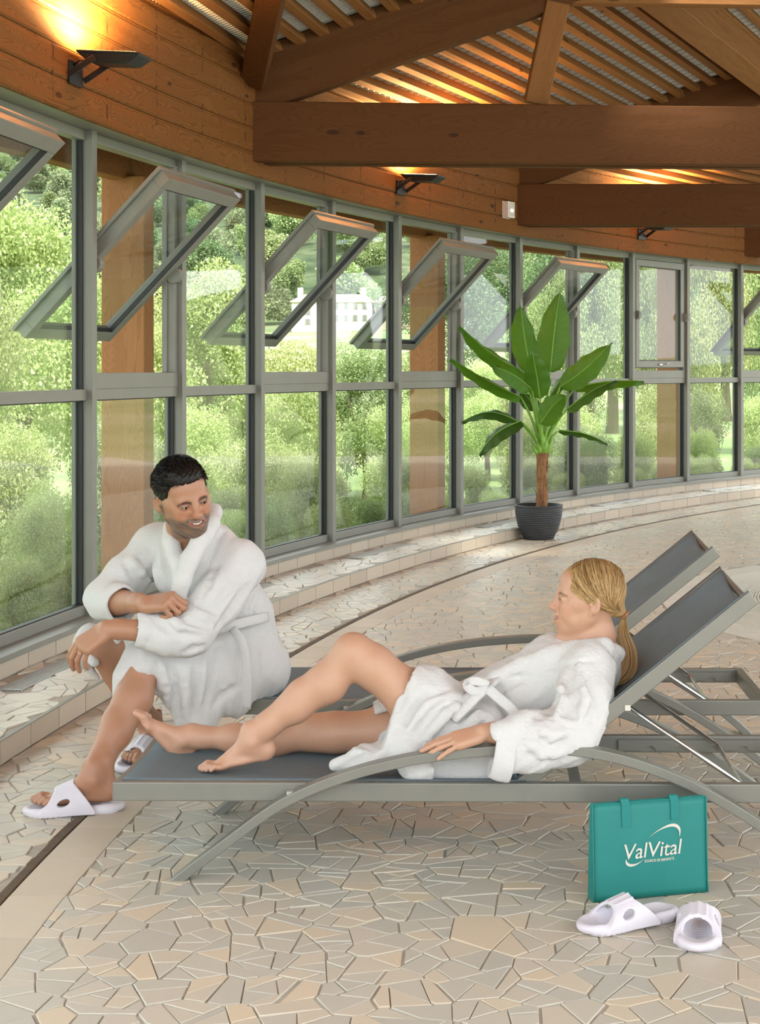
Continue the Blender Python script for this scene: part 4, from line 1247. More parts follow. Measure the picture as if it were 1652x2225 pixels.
def on_surf(S, pix, y0=3.9, y1=6.4):
    """where the sight lines through some pixels of the photograph meet a sculpt"""
    pix = np.asarray(pix, np.float32); d = np.stack([(pix[:, 0]-PX0)/FPX, np.ones(len(pix)), -(pix[:, 1]-PY0)/FPX], 1).astype(np.float32)
    o = np.array((0, 0, CAM_H), np.float32); t = np.full(len(pix), y0, np.float32); live = np.ones(len(pix), bool); hit = np.zeros(len(pix), bool)
    for _ in range(80):
        if not live.any(): break
        i = np.nonzero(live)[0]; v = S.ev(o+d[i]*t[i, None])
        h = v < .0008; hit[i[h]] = True; live[i[h]] = False
        t[i[~h]] += np.maximum(v[~h], .0015)*.8; live &= t < y1
    return [(o+d[i]*t[i]) if hit[i] else None for i in range(len(pix))]
def crease(S, pts, r=.007, k=.022, depth=.4, mode='s'):
    """a fold drawn across the cloth: carved ('s') or raised ('u')"""
    P = []
    for i in range(len(pts)-1):
        n = max(1, int(math.dist(pts[i], pts[i+1])/18))
        for j in range(n): P.append((lerp_(pts[i][0], pts[i+1][0], j/n), lerp_(pts[i][1], pts[i+1][1], j/n)))
    P.append(pts[-1])
    return [(P, r, k, depth, mode)]
def lerp_(a, b, t): return a+(b-a)*t
def apply_creases(S, lst):
    done = []; allp = on_surf(S, [p for c in lst for p in c[0]]); pos = 0
    for (P, r, k, depth, mode) in lst:
        n = len(P); Q = allp[pos:pos+n]; pos += n
        for i in range(n-1):
            if Q[i] is None or Q[i+1] is None or np.linalg.norm(Q[i]-Q[i+1]) > .12: continue
            fa, fb = [max(.25, math.sin(math.pi*(.12+.76*f))) for f in (i/max(1, n-1), (i+1)/max(1, n-1))]
            off = np.array((0, -1, .15), np.float32)*r*depth*(1 if mode == 's' else -1)
            done.append((Q[i]+off, Q[i+1]+off, r*fa, r*fb, k, mode))
    for a in done: S.cone(*a)

def cuff(c, ax, e1, ra, rb, ln, th, name, root, seed=0):
    """a turned-back sleeve end: a thick open ring"""
    ax = Vector(ax).normalized(); e1 = Vector(e1); e1 = (e1-ax*e1.dot(ax)).normalized(); e2 = ax.cross(e1); c = Vector(c); n = 40
    def ring(d, dr): return [c+ax*(d+.004*math.sin(2*a+seed))+e1*math.cos(a)*(ra+dr+.002*math.sin(5*a+seed))+e2*math.sin(a)*(rb+dr+.002*math.sin(4*a+seed)) for a in [2*math.pi*j/n for j in range(n)]]
    rings = [ring(-ln, -th), ring(-ln, -.2*th), ring(-ln*.9, .0), ring(-ln*.5, .0025), ring(-ln*.12, .0), ring(0, -.3*th), ring(0, -th), ring(-ln*.6, -th*1.2), ring(-ln, -th)]
    return fix_normals(MB().loft(rings, True, False).build(name, M['terry'], root, True))

# =================================================================== bath slippers
M['slipper'] = plain('white_foam_rubber', (.70, .67, .735), .45, 0, .03, 30, .03, 300)
def slipper(name, L, label, group, tall=(.048, .40)):
    S = Sculpt(); sc = L.sc; R = L.R
    E = lambda c, r, k=.01, m='u': S.ell(L(*c), np.array(r)*sc, R, k*sc, m)
    # footbed: raised rim with a hollow for the foot
    S.slab(L(0, .060, -.093), np.array((.040, .118, .0155))*sc, R, .012*sc, .02*sc)
    E((0, -.030, -.093), (.042, .060, .0165), .02); E((0, .135, -.093), (.053, .076, .0165), .03)
    E((0, .150, -.086), (.050, .062, .014), .015); E((0, -.035, -.083), (.040, .056, .014), .015)
    E((0, .150, -.072), (.041, .052, .013), .008, 's'); E((0, -.028, -.070), (.031, .050, .012), .01, 's'); S.cone(L(0, .0, -.069), L(0, .12, -.069), .028*sc, .036*sc, .01*sc, 's')
    # strap
    def strap(P):
        q = L.inv(P); x, y, z = q[:, 0], q[:, 1], q[:, 2]
        # tunnel around the foot, higher towards the ankle
        h = np.clip(tall[0]+tall[1]*(.14-y), .03, .12)
        o = np.sqrt((x/.0590)**2+((z+.090)/(h+.009))**2)-1; i = np.sqrt((x/.0490)**2+((z+.090)/h)**2)-1
        d = np.maximum(o*.045, -i*.040)
        rel = np.clip((z+.088)/h, 0, 1)
        ridge = .0018*np.maximum(0, np.cos(x*300))*np.clip((.036-np.abs(x))/.01, 0, 1)*(y > .05)*(y < .118)
        d = d-ridge
        yb = -.004+.064*rel; yf = .160-.040*rel
        d = np.maximum(d, np.maximum(yb-y, y-yf)); d = np.maximum(d, -.098-z)
        hole = np.sqrt(((y-.090)/.019)**2+((z+.060+.25*(y-.09))/.0105)**2)-1
        d = np.where(np.abs(x) > .034, np.maximum(d, -hole*.009), d)
        return (d*sc).astype(np.float32)
    S._add(strap, L(0, .09, -.07)-.115*sc, L(0, .09, -.07)+.115*sc, .014*sc, 'u')
    def post(P, d):
        q = L.inv(P); tread = .0016*np.maximum(0, np.cos(q[:, 1]*420))*(np.abs(q[:, 2]+.105) < .006)
        return np.maximum(d+tread.astype(np.float32)*sc, ((-.1062-q[:, 2])*sc).astype(np.float32))
    S.post = post
    th = thing(name, Vector(L(0, .05, -.106)), label, 'slipper', group)
    S.build('upper', M['slipper'], th, .0026)
    return th
def ground_slipper(cx, cy, fx, fy, label, sc=.98):
    R = frame((fx, fy, 0), (0, 0, 1)); o = Vector((cx, cy, .1064*sc)); f = Vector((fx, fy, 0)).normalized()
    return slipper('bath_slipper', Loc(o-f*.05*sc, R, sc), label, 'bath slippers', (.040, .24))
ground_slipper(.424, 4.020, -.89, -.45, 'empty white slide slipper lying nearer the teal bag, toe to the left')
ground_slipper(.590, 3.965, -.17, -.98, 'empty white slide slipper at the right with its toe towards the viewer')

def hframe(y, z, left):
    y = Vector(y).normalized(); z = Vector(z); z = (z-y*z.dot(y)).normalized(); x = y.cross(z)*(1 if left else -1)
    return np.array([[x.x, y.x, z.x], [x.y, y.y, z.y], [x.z, y.z, z.z]], np.float32)
def lerp(a, b, t): return a+(b-a)*t
def folds(P, ax, f, amp, seed, warp=.02, wf=9):
    """folds running along ax: a ripple across it, wandering a little"""
    r = np.random.default_rng(seed); ax = np.array(ax, np.float32); ax /= np.linalg.norm(ax)
    c1 = np.cross(ax, (.3, .9, .2)); c1 /= np.linalg.norm(c1); c2 = np.cross(ax, c1)
    u = P@c1.astype(np.float32)+warp*vnoise(P, wf, seed+1); v = P@c2.astype(np.float32)+warp*vnoise(P, wf, seed+2)
    s = np.sin(u*f+r.uniform(0, 6))+.6*np.sin(v*f*.8+r.uniform(0, 6))+.4*np.sin((u+v)*f*1.7+r.uniform(0, 6))
    return amp*s

# =================================================================== the man
HM = Loc(at(398, 1079, 5.30), frame((.55, -.80, -.25), (-.24, -.08, .97)), 1.08)
mroot = thing('person', Vector((-.86, 5.62, 0)), 'man in a white bathrobe sitting on the far lounger, looking back and smiling', 'person')
P_ = dict(pel=npv((-.865, 5.66, .36)), wst=npv((-.90, 5.60, .53)), ch=npv((-.945, 5.50, .71)), nb=npv((-.962, 5.445, .862)),
          ls=npv((-.815, 5.43, .755)), rs=npv((-1.140, 5.585, .805)), le=npv((-.962, 5.205, .555)), re=npv((-1.293, 5.45, .630)),
          lw=npv(at(232, 1366, 5.15)), rw=npv(at(316, 1312, 5.19)), lh=npv((-.80, 5.58, .36)), rh=npv((-.93, 5.72, .36)),
          lk=npv((-1.118, 5.29, .428)), rk=npv((-1.338, 5.575, .452)), la=npv((-1.2286, 5.05, .112)), ra=npv((-1.175, 5.72, .112)))
B = Sculpt()
head(B, HM, True, 1.0)
B.chain([HM(0, -.022, -.055), HM(0, -.028, -.11), P_['nb']], [.058, .056, .054], .03)
B.chain([P_['nb'], P_['ch'], P_['wst'], P_['pel']], [.055, .085, .09, .10], .04)
B.ell(npv((-.985, 5.430, .765)), (.065, .070, .10), None, .04)
B.chain([P_['ch'], P_['ls']], [.05, .04], .03); B.chain([P_['ch'], P_['rs']], [.05, .04], .03)
for s, e, w in (('ls', 'le', 'lw'), ('rs', 're', 'rw')):
    m = lerp(P_[e], P_[w], .35)
    B.chain([P_[s], P_[e], m, lerp(P_[e], P_[w], .85), P_[w]], [.045, .043, .0445, .031, .0285], .02)
for h, k, a, fw in (('lh', 'lk', 'la', (-.98, -.2, 0)), ('rh', 'rk', 'ra', (-.28, -.95, 0))):
    kn, an = P_[k], P_[a]; fv = npv(fw)/np.linalg.norm(fw)
    B.chain([P_[h], lerp(P_[h], kn, .5), kn], [.085, .075, .060], .04)
    B.ell(kn+fv*.018, (.045, .045, .05), None, .03)
    B.chain([kn, lerp(kn, an, .32)-fv*.020, lerp(kn, an, .62)-fv*.010, lerp(kn, an, .86), an], [.056, .0565, .046, .036, .036], .03)
    B.chain([kn+fv*.012, lerp(kn, an, .5)+fv*.016, an+fv*.006], [.036, .034, .028], .03)
LF = Loc(P_['la'], frame((-.975, -.2, 0), (0, 0, 1)), 1.04); RF = Loc(P_['ra'], frame((-.28, -.95, 0), (0, 0, 1)), 1.02)
foot(B, LF, -1); foot(B, RF, 1)
HL = Loc(P_['lw'], hframe((-.80, -.12, -.58), (-.38, -.72, .56), True), 1.12)
hand(B, HL, 1, [(.45, .40, .25), (.55, .45, .25), (.62, .42, .25), (.70, .40, .25)], (.03, .0, -.05, -.12), [(.018, .012, -.006), (.030, .040, -.022), (.030, .062, -.034), (.024, .082, -.042)])
HR = Loc(P_['rw'], hframe((.88, -.42, .16), (.02, -.55, .83), False), 1.12)
hand(B, HR, -1, [(.95, 1.55, .8), (1.05, 1.6, .8), (1.1, 1.6, .8), (1.15, 1.55, .8)], (.04, .01, -.03, -.07), [(.018, .012, -.008), (.036, .040, -.022), (.034, .068, -.034), (.018, .086, -.040)])
mbody = B.build('body', M['skin_m'], mroot, .0030, head_color(HM, True))
# face details
def eyes(L, root, iris, gaze=0.0):
    for s in (1, -1):
        c = Vector(L(s*.0315, .0838, .0030)); bm = bmesh.new(); bmesh.ops.create_uvsphere(bm, u_segments=20, v_segments=14, radius=.0108*L.sc)
        Rm = Matrix([list(map(float, r)) for r in L.R]).to_4x4(); bmesh.ops.transform(bm, matrix=Matrix.Translation(c) @ Rm, verts=bm.verts)
        me = bpy.data.meshes.new('eyeball'); bm.to_mesh(me); bm.free(); smooth(me)
        fw = Vector(L.R @ np.array((gaze, 1, -.05))).normalized()
        me.materials.append(M['sclera']); me.materials.append(iris); me.materials.append(M['pupil'])
        mi = [2 if (p.center-c).normalized().dot(fw) > .93 else (1 if (p.center-c).normalized().dot(fw) > .80 else 0) for p in me.polygons]
        me.polygons.foreach_set('material_index', mi); link('eye', me, None, root)
def teeth(L, root, n=1.0):
    pl = [(-.023, .0795, -.0505), (-.012, .0915, -.0570), (0, .0950, -.0590), (.012, .0915, -.0570), (.023, .0795, -.0505)]
    mb = MB(); mb.tube([Vector(L(*p)) for p in pl], [.002*L.sc, .0050*L.sc*n, .0054*L.sc*n, .0050*L.sc*n, .002*L.sc], 10)
    mb.build('teeth', M['tooth'], root, True)
M['sclera'] = plain('eye_white', (.44, .41, .38), .2); M['iris_b'] = plain('dark_iris', (.05, .03, .02), .15); M['iris_g'] = plain('grey_iris', (.10, .13, .14), .15); M['pupil'] = plain('pupil', (.005, .005, .005), .1)
M['tooth'] = plain('tooth_ivory', (.80, .76, .68), .25)
eyes(HM, mroot, M['iris_b'], .25); teeth(HM, mroot)
def hair_mat(name, c0, c1, sc=(120, 8, 120)):
    t = NT(name); a = t.n('ShaderNodeAttribute', attribute_name='tint'); n = t.noise(t.coord('Object'), 300, 2)
    c = t.mix(a.outputs['Fac'], c0, c1); t.set(Base_Color=t.mix(t.math('MULTIPLY', n, .3), c, tuple(x*.5 for x in c0)), Roughness=.42, Specular_IOR_Level=.3); t.bump(n, .3, .002); return t.m
M['hair_m'] = hair_mat('short_dark_hair', (.012, .009, .007), (.045, .034, .026))
Hs = Sculpt(); sc = HM.sc
Hs.ell(HM(0, -.018, .037), np.array((.0815, .1035, .0885))*sc, HM.R, .01); Hs.ell(HM(0, .028, .082), np.array((.055, .055, .034))*sc, HM.R, .02)
def hpost(P, d):
    q = HM.inv(P); y = q[:, 1]
    zl = np.interp(y, [-.13, -.08, -.04, -.018, -.004, .014, .026, .040, .055, .075, .10], [-.075, -.070, -.052, .012, -.010, -.028, -.020, .036, .058, .067, .074])+.006*np.abs(vnoise(P, 260, 2))+.010*np.clip(np.abs(q[:, 0])/.05-.2, 0, 1)*(y > .04)
    d = d-.0020*vnoise(P, 330, 5)-.0012*vnoise(P, 700, 6)+.004*np.clip(.02-q[:, 2], 0, .08)/.08*sc*2
    return np.maximum(d, ((zl-q[:, 2])*.8*sc).astype(np.float32))
Hs.post = hpost
hair = Hs.build('hair', M['hair_m'], mroot, .0024)
rn = random.Random(3); mb = MB(); tv = []
for i in range(4600):
    th_, ph = rn.uniform(0, 2*math.pi), math.acos(rn.uniform(.02, 1))
    d = np.array((math.sin(ph)*math.cos(th_), math.sin(ph)*math.sin(th_), math.cos(ph)))
    q = np.array((0, -.018, .037))+d*np.array((.0805, .1025, .0875))
    if q[1] > .03: q[2] = max(q[2], .105*math.sqrt(max(.05, 1-(q[1]/.11)**2-(q[0]/.085)**2)))
    zl = np.interp(q[1], [-.13, -.04, -.01, .04, .07, .1], [-.03, .0, .03, .055, .074, .082])
    if q[2] < zl: continue
    ln = .010+.010*max(0, (q[2]-.05)/.07)
    dr = d*.55+np.array((rn.uniform(-.35, .35), .75 if q[2] > .07 else -.2, -.15 if q[2] < .06 else .25)); dr /= np.linalg.norm(dr)
    p0 = Vector(HM(*(q-d*.003))); p1 = Vector(HM(*(q+dr*ln*.6))); p2 = Vector(HM(*(q+dr*ln+np.array((0, .002, -.002)))))
    n0 = len(mb.f); mb.tube([p0, p1, p2], [.0007, .0006, .0001], 3, caps=False); tv += [rn.random()**2]*(len(mb.f)-n0)
me = mb.mesh('hair_strands'); set_tint(me, tv); o = link('hair_strands', me, M['hair_m'], mroot); o['kind'] = 'stuff'
# wedding ring
M['gold'] = plain('pale_gold', (.80, .66, .42), .22, 1.0)
kp = np.array((-.0100, .087, .003)); d_ = np.array((0, math.cos(.62), -math.sin(.62))); rc = kp+d_*.016
ax = Vector(HL.R@d_).normalized(); e1 = ax.orthogonal().normalized(); e2 = ax.cross(e1)
MB().tube([Vector(HL(*rc))+(e1*math.cos(a)+e2*math.sin(a))*.0100 for a in np.linspace(0, 2*math.pi, 25)], .0013, 6, caps=False).build('ring', M['gold'], mroot, True)

# ---- his robe
Rb = Sculpt(); cM = Rb.chain
cM([P_['pel']+npv((.02, .03, -.01)), P_['wst']+npv((.02, .02, 0)), P_['ch']+npv((.01, .015, 0))], [.165, .150, .160], .06)
Rb.ell(P_['pel']+npv((.055, .05, -.03)), (.135, .15, .11), None, .06)
cM([P_['ls']+npv((.012, -.005, .005)), npv((-.955, 5.52, .80)), P_['rs']+npv((0, 0, .005))], [.070, .098, .072], .05)
Rb.ell(npv((-.965, 5.455, .745)), (.155, .105, .13), None, .05)
le, lc = P_['le'], lerp(P_['le'], P_['lw'], .50)
cM([P_['ls']+npv((.015, 0, 0)), lerp(P_['ls'], le, .5)+npv((.018, -.005, 0)), le+npv((.012, 0, -.002)), lerp(le, lc, .55)+npv((0, -.004, -.004)), lc], [.080, .080, .074, .062, .054], .04)
Rb.cone(lc-(lc-le)*.10, lc, .056, .056, .008)
re, rc_ = P_['re'], lerp(P_['re'], P_['rw'], .36)
cM([P_['rs'], lerp(P_['rs'], re, .5)+npv((-.005, 0, -.01)), re+npv((.005, 0, .002)), rc_+npv((.0, 0, -.008))], [.076, .074, .066, .064], .04)
# lap: both thighs under one cloth, the near side hanging down
cM([P_['lh']+npv((.02, .02, .01)), lerp(P_['lh'], P_['lk'], .5)+npv((0, 0, .012)), P_['lk']+npv((.012, .008, .004))], [.125, .105, .080], .05)
cM([P_['lk']+npv((.0, .0, .012)), P_['lk']+npv((-.040, -.012, -.045)), P_['lk']+npv((-.058, -.012, -.085))], [.072, .062, .040], .03)
cM([lerp(P_['lh'], P_['lk'], .15)+npv((.03, -.02, -.02)), lerp(P_['lh'], P_['lk'], .2)+npv((.03, -.05, -.10))], [.105, .060], .05)
cM([lerp(P_['lh'], P_['lk'], .5)+npv((.02, -.02, -.03)), lerp(P_['lh'], P_['lk'], .5)+npv((.03, -.045, -.175))], [.085, .048], .06)
cM([lerp(P_['lh'], P_['lk'], .8)+npv((.03, -.01, -.02)), lerp(P_['lh'], P_['lk'], .74)+npv((.055, -.02, -.185))], [.070, .042], .06)
cM([lerp(P_['lh'], P_['lk'], .3)+npv((.04, -.03, -.05)), lerp(P_['lh'], P_['lk'], .62)+npv((.05, -.035, -.19))], [.07, .03], .05)
cM([P_['rh']+npv((0, .02, .01)), lerp(P_['rh'], P_['rk'], .55)+npv((0, .01, .010)), lerp(P_['rh'], P_['rk'], .84)+npv((-.01, .012, .008))], [.125, .098, .080], .05)
cM([P_['rk']+npv((-.03, .005, .030)), P_['rk']+npv((-.045, -.02, -.02)), P_['rk']+npv((-.005, -.060, -.055))], [.046, .038, .014], .03)
cM([P_['rk']+npv((-.048, .0, .01)), P_['rk']+npv((-.062, .02, -.06)), P_['rk']+npv((-.02, .05, -.13))], [.030, .022, .010], .03)
# carve: sleeves, hem round the near shin, the open front over the far thigh, the neck opening
fd = (P_['lw']-P_['le'])/np.linalg.norm(P_['lw']-P_['le']); Rb.cone(lc-fd*.012, lc+fd*.10, .043, .060, .005, 's')
fr2 = (P_['rw']-P_['re'])/np.linalg.norm(P_['rw']-P_['re']); rcc = rc_+npv((0, 0, -.008)); Rb.cone(rcc-fr2*.010, rcc+fr2*.10, .050, .075, .005, 's')
kn, an = P_['lk'], P_['la']; Rb.cone(lerp(kn, an, .20)+npv((.016, -.006, 0)), lerp(kn, an, .9), .052, .085, .022, 's')
Rb.chain([npv(at(262, 1400, 5.44)), npv(at(246, 1440, 5.44)), npv(at(232, 1510, 5.44)), npv(at(250, 1560, 5.48))], [.022, .040, .056, .085], .020, 's')
vt = at(398, 1206, 5.285); Rb.chain([npv(at(410, 1125, 5.27)), npv(at(405, 1160, 5.285)), npv(vt)], [.034, .020, .005], .008, 's')
Rb.cone(HM(0, -.015, -.10), HM(0, -.02, -.03), .050, .058, .012, 's')
# shawl collar
def px_chain(S, L_, r, k=.015): S.chain([npv(at(*p)) for p in L_], r, k)
px_chain(Rb, [(438, 1098, 5.53), (462, 1112, 5.44), (459, 1140, 5.36), (438, 1175, 5.295), (414, 1215, 5.262), (397, 1262, 5.25), (388, 1300, 5.25)], [.024, .030, .031, .031, .031, .029, .024], .014)
px_chain(Rb, [(415, 1098, 5.55), (384, 1118, 5.50), (372, 1145, 5.42), (373, 1180, 5.345), (382, 1218, 5.295), (392, 1250, 5.268)], [.026, .026, .028, .029, .028, .022], .012)
cr = []
for ln, r in (([(330, 1463), (338, 1501), (345, 1552)], .007), ([(364, 1421), (381, 1476), (390, 1561)], .009), ([(424, 1447), (420, 1500), (424, 1558)], .009), ([(466, 1413), (462, 1459), (442, 1527)], .009),
              ([(513, 1400), (526, 1442), (520, 1490)], .008), ([(530, 1485), (487, 1510), (466, 1535)], .008), ([(339, 1345), (373, 1372), (424, 1380)], .008), ([(381, 1326), (407, 1350), (458, 1362)], .009),
              ([(400, 1310), (430, 1312), (466, 1326)], .008), ([(540, 1275), (505, 1330), (470, 1368)], .012), ([(500, 1137), (470, 1171), (452, 1213)], .007), ([(271, 1222), (297, 1256), (330, 1288)], .009),
              ([(237, 1273), (271, 1292), (300, 1300)], .008), ([(326, 1197), (339, 1239), (347, 1273)], .012), ([(352, 1171), (356, 1222), (366, 1264)], .007), ([(470, 1230), (455, 1270), (440, 1296)], .007),
              ([(520, 1240), (500, 1280), (470, 1310)], .007), ([(560, 1290), (548, 1330), (555, 1350)], .007), ([(575, 1370), (560, 1420), (565, 1470)], .008), ([(310, 1352), (318, 1395)], .003),
              ([(300, 1215), (285, 1245), (262, 1262)], .006), ([(400, 1420), (440, 1405), (490, 1400)], .007)):
    cr += crease(Rb, ln, r)
for ln, r in (([(347, 1430), (358, 1480), (366, 1556)], .008), ([(400, 1430), (402, 1490), (406, 1566)], .008), ([(445, 1425), (443, 1480), (432, 1540)], .008), ([(360, 1335), (392, 1362), (440, 1372)], .008), ([(395, 1318), (425, 1332), (470, 1345)], .008), ([(285, 1215), (310, 1245), (338, 1280)], .008)):
    cr += crease(Rb, ln, r, .02, .3, 'u')
apply_creases(Rb, cr)
def rpost(P, d):
    z = P[:, 2]; up = np.clip((z-.45)/.12, 0, 1)
    f = folds(P, (.15, .1, 1), 60, .0036, 4)*(1-up)+folds(P, (.5, .4, 1), 55, .0026, 8)*up
    d = d+f+.0009*vnoise(P, 420, 12)
    return np.where((P[:, 0] > -.957) & (P[:, 1] > 5.482), np.maximum(d, .262-z), d).astype(np.float32)      # sits on the lounger
Rb.post = rpost; Rb.pad = .02
rob = Rb.build('bathrobe', M['terry'], mroot, .0044)
cuff(Vector(lc+fd*.030), fd, (0, 0, 1), .058, .054, .062, .010, 'cuff', mroot, 1)
cuff(Vector(rcc+fr2*.034), Vector(fr2)+Vector((0, 0, -.18)), (0, 0, 1), .066, .060, .055, .010, 'cuff', mroot, 2)
def strip(pts, w, th, name, parent, up=(0, -1, 0)):
    pts = [Vector(p) for p in pts]; P = []
    for i in range(len(pts)-1):
        for j in range(5): P.append(pts[i].lerp(pts[i+1], j/5))
    P.append(pts[-1])
    for _ in range(4): P = [P[0]]+[(P[i-1]+P[i]*2+P[i+1])/4 for i in range(1, len(P)-1)]+[P[-1]]
    o = MB().sweep(P, [(-w*.5, -th*.3), (-w*.42, -th*.5), (w*.42, -th*.5), (w*.5, -th*.3), (w*.5, th*.3), (w*.42, th*.5), (-w*.42, th*.5), (-w*.5, th*.3)], up=up).build(name, M['terry'], parent, True)
    return fix_normals(o)
strip([at(448, 1372, 5.335), at(490, 1362, 5.36), at(540, 1350, 5.415), at(582, 1340, 5.52)], .034, .012, 'belt', mroot, (.3, -1, .1))
strip([at(505, 1366, 5.355), at(528, 1395, 5.33), at(536, 1440, 5.335), at(538, 1490, 5.35), at(536, 1540, 5.36)], .030, .010, 'belt_end', mroot, (-.1, -1, 0))
# his slippers
slipper('bath_slipper', Loc(P_['la']+npv((0, 0, -.004)), LF.R, 1.06), 'white slide slipper on the man\'s nearer outstretched foot', 'bath slippers')
slipper('bath_slipper', Loc(P_['ra']+npv((0, 0, -.004)), RF.R, 1.06), 'white slide slipper on the man\'s tucked back foot', 'bath slippers')

# =================================================================== the woman
HW = Loc(at(1277, 1302, 4.665), frame((-.99, -.06, .04), (.06, .0, .99)), .965)
wroot = thing('person', Vector((.0, 4.70, 0)), 'blonde woman with a ponytail in a white bathrobe reclining on the near lounger', 'person')
Q_ = dict(pel=npv((.01, 4.70, .368)), wst=npv((.125, 4.70, .432)), ch=npv((.27, 4.70, .530)), nb=npv((.372, 4.675, .622)),
          ls=npv((.352, 4.545, .565)), le=npv(at(1232, 1598, 4.425)), lw=npv(at(1050, 1591, 4.365)),
          rs=npv((.345, 4.84, .560)), re=npv((.20, 4.93, .44)), rw=npv((.04, 4.92, .40)),
          lh=npv((-.01, 4.615, .350)), lk=npv(at(770, 1418, 4.60)), la=npv(at(548, 1606, 4.585)),
          rh=npv((-.01, 4.79, .345)), rk=npv(at(683, 1594, 4.80)), ra=npv(at(402, 1603, 4.825)))
B = Sculpt()
head(B, HW, False, .40)
B.chain([HW(0, -.036, -.05), HW(0, -.046, -.105), Q_['nb']], [.037, .035, .046], .018)
B.chain([Q_['nb'], Q_['ch'], Q_['wst'], Q_['pel']], [.06, .085, .08, .09], .05)
B.chain([Q_['ch'], Q_['ls']], [.05, .04], .03); B.chain([Q_['ch'], Q_['rs']], [.05, .04], .03)
for s, e, w in (('ls', 'le', 'lw'), ('rs', 're', 'rw')):
    m = lerp(Q_[e], Q_[w], .35); B.chain([Q_[s], Q_[e], m, lerp(Q_[e], Q_[w], .85), Q_[w]], [.038, .036, .037, .027, .0245], .02)
# bent leg
h, kn, an = Q_['lh'], Q_['lk'], Q_['la']; fv = npv((-.64, 0, .77))
B.chain([h, lerp(h, kn, .45)+npv((.006, 0, -.012)), lerp(h, kn, .85), kn], [.088, .076, .058, .050], .04)
B.ell(kn+npv((-.012, 0, .010)), (.042, .040, .040), None, .03)
bk = npv((.62, 0, -.78))
B.chain([kn, lerp(kn, an, .30)+bk*.022, lerp(kn, an, .60)+bk*.012, lerp(kn, an, .85), an], [.047, .050, .041, .031, .032], .03)
B.chain([kn-bk*.006, lerp(kn, an, .5)-bk*.014, an-bk*.002], [.036, .031, .027], .03)
# stretched leg
h, kn, an = Q_['rh'], Q_['rk'], Q_['ra']
B.chain([h, lerp(h, kn, .5)+npv((0, 0, -.008)), lerp(h, kn, .88), kn], [.088, .076, .056, .050], .04)
B.ell(kn+npv((.0, 0, .020)), (.042, .036, .032), None, .03)
B.chain([kn, lerp(kn, an, .32)+npv((0, .0, -.014)), lerp(kn, an, .62)+npv((0, 0, -.006)), lerp(kn, an, .87), an], [.046, .049, .040, .030, .032], .03)
LFW = Loc(Q_['la'], frame((-.975, -.13, -.17), (.10, .03, 1)), .88); RFW = Loc(Q_['ra'], frame((-.60, -.16, .78), (.80, 0, .60)), .88)
foot(B, LFW, -1); foot(B, RFW, 1)
HLW = Loc(Q_['lw'], hframe((-.955, -.02, -.29), (-.22, -.40, .89), True), .95)
hand(B, HLW, 1, [(.06, .10, .06), (.02, .14, .08), (.06, .14, .08), (.16, .12, .08)], (.02, .0, -.03, -.12), [(.016, .012, -.006), (.032, .040, -.014), (.036, .066, -.020), (.030, .090, -.022)])
wbody = B.build('body', M['skin_f'], wroot, .0030, head_color(HW, False))
eyes(HW, wroot, M['iris_g'], .0); teeth(HW, wroot, .5)

# ---- her robe
R2 = Sculpt(); c2 = R2.chain
for dy, f in ((-.055, .92), (.055, .92), (0, 1)):
    c2([Q_['pel']+npv((0, dy, .0)), Q_['wst']+npv((0, dy, .0)), Q_['ch']+npv((.006, dy, -.012)), Q_['nb']+npv((-.010, dy, -.088))], [.118*f, .100*f, .104*f, .072*f], .05)
c2([Q_['ls']+npv((.005, 0, .0)), Q_['nb']+npv((.006, 0, -.088)), Q_['rs']+npv((0, 0, -.02))], [.064, .068, .058], .05)
c2([Q_['ls']+npv((.0, -.005, .0)), lerp(Q_['ls'], Q_['le'], .5)+npv((.018, -.01, 0)), Q_['le']+npv((.016, -.005, -.004))], [.074, .078, .074], .04)
cu, cl = npv(at(1078, 1604, 4.350)), npv(at(1090, 1660, 4.340))
c2([Q_['le']+npv((.01, 0, .012)), lerp(Q_['le'], cu, .55)+npv((0, -.006, .010)), cu], [.072, .062, .044], .03)
c2([Q_['le']+npv((.0, 0, -.020)), lerp(Q_['le'], cl, .55)+npv((0, 0, -.004)), cl], [.062, .050, .034], .04)
c2([Q_['rs'], Q_['re'], Q_['rw']], [.07, .065, .055], .04)
# skirt
c2([Q_['lh']+npv((0, .0, .0)), lerp(Q_['lh'], Q_['lk'], .42)+npv((.010, 0, -.004)), lerp(Q_['lh'], Q_['lk'], .54)+npv((.008, 0, -.008))], [.126, .104, .086], .04)
c2([Q_['rh'], lerp(Q_['rh'], Q_['rk'], .42), lerp(Q_['rh'], Q_['rk'], .52)], [.115, .098, .085], .04)
c2([npv(at(850, 1545, 4.56)), npv(at(835, 1600, 4.52)), npv(at(800, 1645, 4.50)), npv(at(730, 1664, 4.49))], [.050, .048, .036, .020], .04)
c2([npv(at(880, 1600, 4.53)), npv(at(900, 1660, 4.47)), npv(at(1000, 1668, 4.455)), npv(at(1080, 1662, 4.46))], [.07, .040, .046, .052], .05)
c2([npv(at(960, 1560, 4.55)), npv(at(1000, 1640, 4.49)), npv(at(1060, 1600, 4.52))], [.09, .06, .08], .05)
